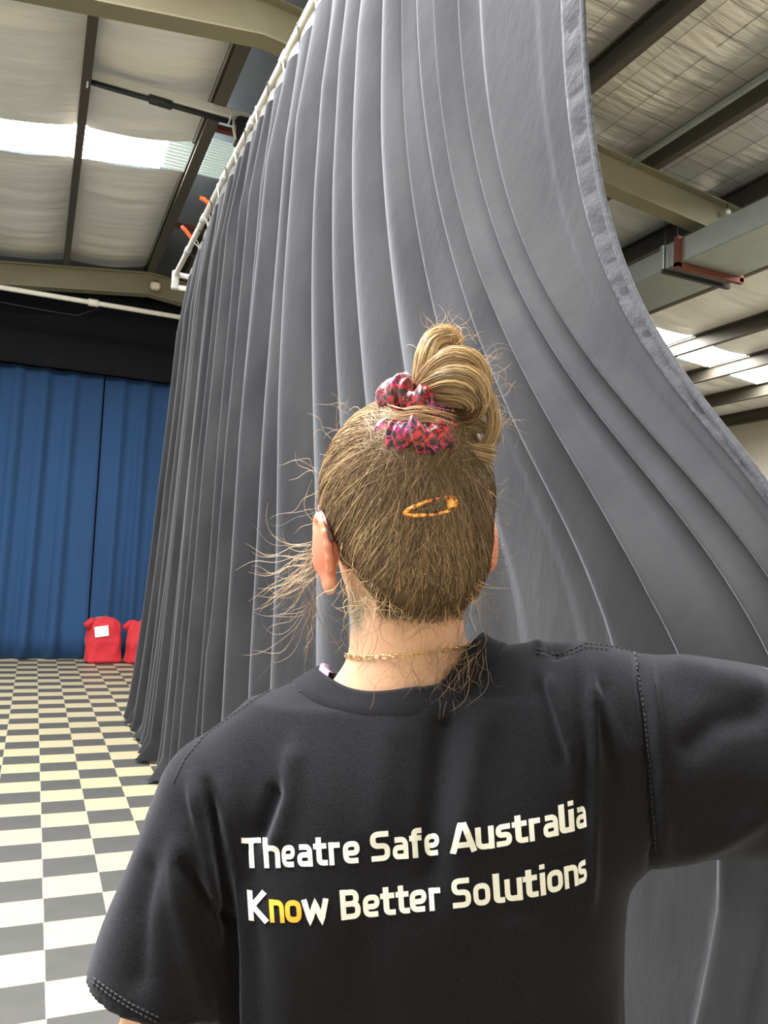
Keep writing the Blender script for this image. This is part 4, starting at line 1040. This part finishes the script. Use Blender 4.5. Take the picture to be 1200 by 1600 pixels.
# loose wavy hairs
def wisps(n, xr, yr, dep, ang, ln, curl, bright, k=18, surface=None, drop=0, rad=(.00013, .00028)):
    out = []
    for _ in range(n):
        x, y = rng.uniform(*xr), rng.uniform(*yr); a = math.radians(rng.uniform(*ang)); L = rng.uniform(*ln); am = rng.uniform(*curl); fr = rng.uniform(.45, 1.5); ph = rng.uniform(0, 6); kap = rng.normal(0, .5)+drop
        d0 = rng.uniform(*dep); dd = rng.normal(0, .018); P = []; px, py, aa = x, y, a
        for i in range(k):
            t = i/(k-1); env = am*math.sin(PI*min(1, t*1.2)*.5)
            ox, oy = -math.sin(aa)*env*math.sin(fr*2*PI*t+ph), math.cos(aa)*env*math.sin(fr*2*PI*t+ph)
            X_, Y_ = px+ox, py+oy; q = None
            if surface is not None:
                q = cast_on(surface, X_, Y_, .004+.004*abs(math.sin(3*t+ph)))
            if q is None:
                dv_ = d0+dd*t
                c = cast_on(bvh, X_, Y_, 0)
                if c is not None: dv_ = min(dv_, float((c-CAMP) @ RC[:, 2])-.004)
                q = at(X_, Y_, dv_)
            P.append(wl(q)); px += math.cos(aa)*L/(k-1); py += math.sin(aa)*L/(k-1); aa += kap*2.2/(k-1)
        P = np.array(P)
        for _s in range(2): P[1:-1] = .25*P[:-2]+.5*P[1:-1]+.25*P[2:]
        out.append(P)
    out = np.array(out); return out, rng.uniform(rad[0], rad[1], n), hair_cols(n, np.full(n, bright))
WS = [wisps(70, (478, 502), (845, 905), (.84, .88), (80, 170), (50, 120), (3, 10), .62, drop=.2), wisps(26, (470, 500), (900, 960), (.84, .88), (70, 130), (60, 140), (3, 12), .5),
      wisps(16, (494, 505), (690, 830), (.82, .86), (110, 230), (30, 90), (2, 8), .6), wisps(13, (510, 600), (640, 705), (.78, .82), (190, 290), (25, 70), (2, 6), .55),
      wisps(46, (660, 750), (530, 590), (.76, .80), (180, 380), (25, 75), (3, 9), .72), wisps(40, (740, 775), (560, 680), (.77, .80), (-80, 60), (25, 70), (3, 8), .72, drop=.8),
      wisps(8, (660, 690), (520, 535), (.77, .79), (250, 290), (30, 55), (3, 6), .7),
      wisps(34, (762, 772), (720, 900), (.81, .84), (-20, 80), (20, 60), (2, 7), .5), wisps(22, (735, 760), (900, 960), (.79, .82), (30, 90), (40, 110), (3, 9), .42),
      wisps(60, (590, 735), (940, 965), (.765, .78), (60, 120), (25, 75), (2, 6), .42), wisps(55, (660, 760), (1000, 1030), (.74, .76), (70, 140), (40, 110), (3, 9), .42), wisps(30, (580, 700), (1010, 1060), (.74, .76), (60, 150), (30, 70), (3, 9), .42),
      wisps(34, (535, 600), (890, 1010), (.77, .79), (60, 110), (30, 90), (2, 6), .5, surface=bbvh),
      wisps(120, (590, 735), (945, 962), (.76, .78), (60, 120), (8, 26), (0, 2), .32, surface=bbvh), wisps(200, (530, 740), (800, 940), (.75, .76), (40, 140), (25, 80), (2, 7), .74, surface=hbvh, rad=(.0002, .00042)), wisps(60, (520, 760), (700, 800), (.75, .76), (30, 150), (25, 70), (2, 6), .8, surface=hbvh, rad=(.0002, .00042))]
strands('loose_hairs', np.concatenate([b[0] for b in WS]), np.concatenate([b[1] for b in WS]), np.concatenate([b[2] for b in WS]))

# ------------------------------------------------------------------ scrunchie
def top_thing(name, loc_w, label, cat):
    o = empty(name, loc_w); return tag(o, label, cat)
sc0 = lw(lat(652, 660, .778)); scr = top_thing('scrunchie', sc0, 'ruffled black, pink and red patterned scrunchie around the bun', 'scrunchie')
AX = np.array([.10, -.30, 1.0]); AX /= np.linalg.norm(AX); A1 = np.cross(AX, [0, 1, 0]); A1 /= np.linalg.norm(A1); A2 = np.cross(AX, A1)
def lobe(c, R0, r0, seed, tilt):
    nu, nv = 150, 26; r = np.random.default_rng(seed); ph = r.uniform(0, 6, 6); V = []
    ax = AX+A1*tilt; ax /= np.linalg.norm(ax); a1 = A1-ax*(A1 @ ax); a1 /= np.linalg.norm(a1); a2 = np.cross(ax, a1)
    for i in range(nu):
        a = 2*PI*i/nu
        for j in range(nv):
            b = 2*PI*j/nv
            rr = r0*(1+.16*math.sin(7*a+ph[0]+1.2*math.sin(b+ph[1]))+.12*math.sin(13*a+ph[2]+2*math.sin(b))+.09*math.sin(23*a+3*b+ph[3])+.12*math.sin(2*b+3*a+ph[4])-.10*abs(math.sin(4*a+1.5*b+ph[1]))**.5-.06*abs(math.sin(9*a-2*b+ph[5])))
            R1 = R0*(1+.05*math.sin(3*a+ph[5])); rad = a1*math.cos(a)+a2*math.sin(a)
            V.append(c+rad*(R1+rr*math.cos(b))+ax*(rr*1.0*math.sin(b)+.002*math.sin(5*a+ph[2])))
    f = np.concatenate([grid_faces(nu, nv, True), np.array([[i*nv+nv-1, ((i+1) % nu)*nv+nv-1, ((i+1) % nu)*nv, i*nv] for i in range(nu)])])
    return link('ruffle', mesh_np('ruffle', lw(np.array(V))-sc0, f), 'scrunchie', scr)
lobe(lat(653, 680, .760), .0215, .0165, 1, .10); lobe(lat(650, 622, .780), .0195, .0165, 2, -.16)

# ------------------------------------------------------------------ hair clip
def smooth_path(P, n, closed=True):
    P = np.array(P, float); m_ = len(P); out = []
    for u in np.linspace(0, m_, n, endpoint=False):
        i = int(u); f = u-i; p0, p1, p2, p3 = [P[(i+k) % m_] for k in (-1, 0, 1, 2)]
        out.append(.5*((2*p1)+(-p0+p2)*f+(2*p0-5*p1+4*p2-p3)*f**2+(-p0+3*p1-3*p2+p3)*f**3))
    return np.array(out)
op = smooth_path([(632, 801), (646, 792), (668, 783), (690, 777), (706, 776), (712, 784), (708, 795), (692, 800), (668, 804), (644, 805)], 60)
ip = [cast_on(hbvh, x, y, .0075) for x, y in op]; c0 = np.mean(ip, 0)
clip = top_thing('hair_clip', c0, 'tortoiseshell snap clip in the hair at the back of the head', 'hair clip')
B = MB(); B.tube(ip, .0021, 8, closed=True); B.build('clip_frame', 'tortoise', clip, True, base=c0)
B = MB(); pts = [cast_on(hbvh, x, y, .0078) for x, y in ((640, 800), (660, 796), (684, 791), (704, 786))]; B.tube(pts, [.0008, .0011, .0013, .0018], 8); B.build('clip_tongue', mat('clip_steel', (.16, .12, .08), .35, metal=.6), clip, True, base=c0)
B = MB(); pts = [cast_on(hbvh, x, y, .0080) for x, y in ((697, 788), (702, 786.5), (708, 785.5), (713, 784))]; B.tube(pts, [.0045, .0058, .0055, .0035], 10); B.build('clip_end', 'tortoise', clip, True, base=c0)

# ------------------------------------------------------------------ necklace
def neck_pt(a):
    ca, sa = math.cos(a), math.sin(a); z = 1.4405+.15*(.06*ca)-.35*max(0, sa)*.07
    c = np.array([.030, .838, z]); d = np.array([ca, sa, 0]); o = c+d*.16
    h = bbvh.ray_cast(Vector(lw(o)), Vector(lw(-d)))
    p = wl(np.array(h[0])) if h[0] is not None else c+d*.062
    return lw(p+d*.0016)
NA = [neck_pt(a) for a in np.linspace(0, 2*PI, 400)]; NA = np.array(NA); nl_ = np.concatenate([[0], np.cumsum(np.linalg.norm(np.diff(NA, axis=0), axis=1))])
nk0 = NA.mean(0); neck = top_thing('necklace', nk0, 'fine gold paperclip chain necklace around the neck', 'necklace')
nL = int(nl_[-1]/.0080)
me = bpy.data.meshes.new('link'); B = MB()
B.tube([(.0036*math.copysign(1, math.cos(a))*(abs(math.cos(a)) > .3)+.0016*math.cos(a), .0018*math.sin(a), 0) for a in np.linspace(0, 2*PI, 16, endpoint=False)], .00055, 6, closed=True); lk = B.build('link', 'gold', neck, True); lme = lk.data; bpy.data.objects.remove(lk)
for i in range(nL):
    s0 = (i+.5)*nl_[-1]/nL; p = np.array([np.interp(s0, nl_, NA[:, k]) for k in range(3)]); q = np.array([np.interp(s0+.002, nl_, NA[:, k]) for k in range(3)])
    t = Vector(q-p).normalized(); out = Vector(p-nk0); out.z = 0; out = (out-t*out.dot(t)).normalized(); up = out.cross(t)
    if i % 2: M3 = Matrix((t, up, out)).transposed()
    else: M3 = Matrix((t, (up*.55+out*.83).normalized(), (out*.55-up*.83).normalized())).transposed()
    o = link('link', lme, parent=neck); o.matrix_local = Matrix.Translation(Vector(p-nk0)) @ M3.to_4x4()

# ------------------------------------------------------------------ glasses
g0 = lw(hp(0, .11, .0)); gl = top_thing('eyeglasses', g0, 'brown plastic eyeglasses with one arm hooked behind the ear', 'glasses')
for s_ in (-1, 1):
    P = [hp(s_*.066, .108, .012), hp(s_*.078, .06, .010), hp(s_*.086, .020, .002), hp(s_*.090, .000, -.004), hp(s_*.0885, -.012, -.010), hp(s_*.087, -.022, -.022), hp(s_*.085, -.030, -.036)]
    MB().tube([lw(p) for p in P], [.0028, .0022, .0020, .0022, .0025, .0029, .0030], 10).build('temple_arm', 'glasses', gl, True, base=g0)
    rim = [lw(hp(s_*.034+.027*math.cos(a)*(1+.08*math.cos(2*a)), .116, .002+.021*math.sin(a))) for a in np.linspace(0, 2*PI, 28, endpoint=False)]
    MB().tube(rim, .0021, 8, closed=True).build('rim', 'glasses', gl, True, base=g0)
    B = MB(); n = 28; B.add([p for p in rim]+[np.mean(rim, 0)], [(i, (i+1) % n, n) for i in range(n)]); B.build('lens', 'lens', gl, base=g0)
MB().tube([lw(hp(-.009, .117, .006)), lw(hp(0, .119, .009)), lw(hp(.009, .117, .006))], .002, 8).build('bridge', 'glasses', gl, True, base=g0)
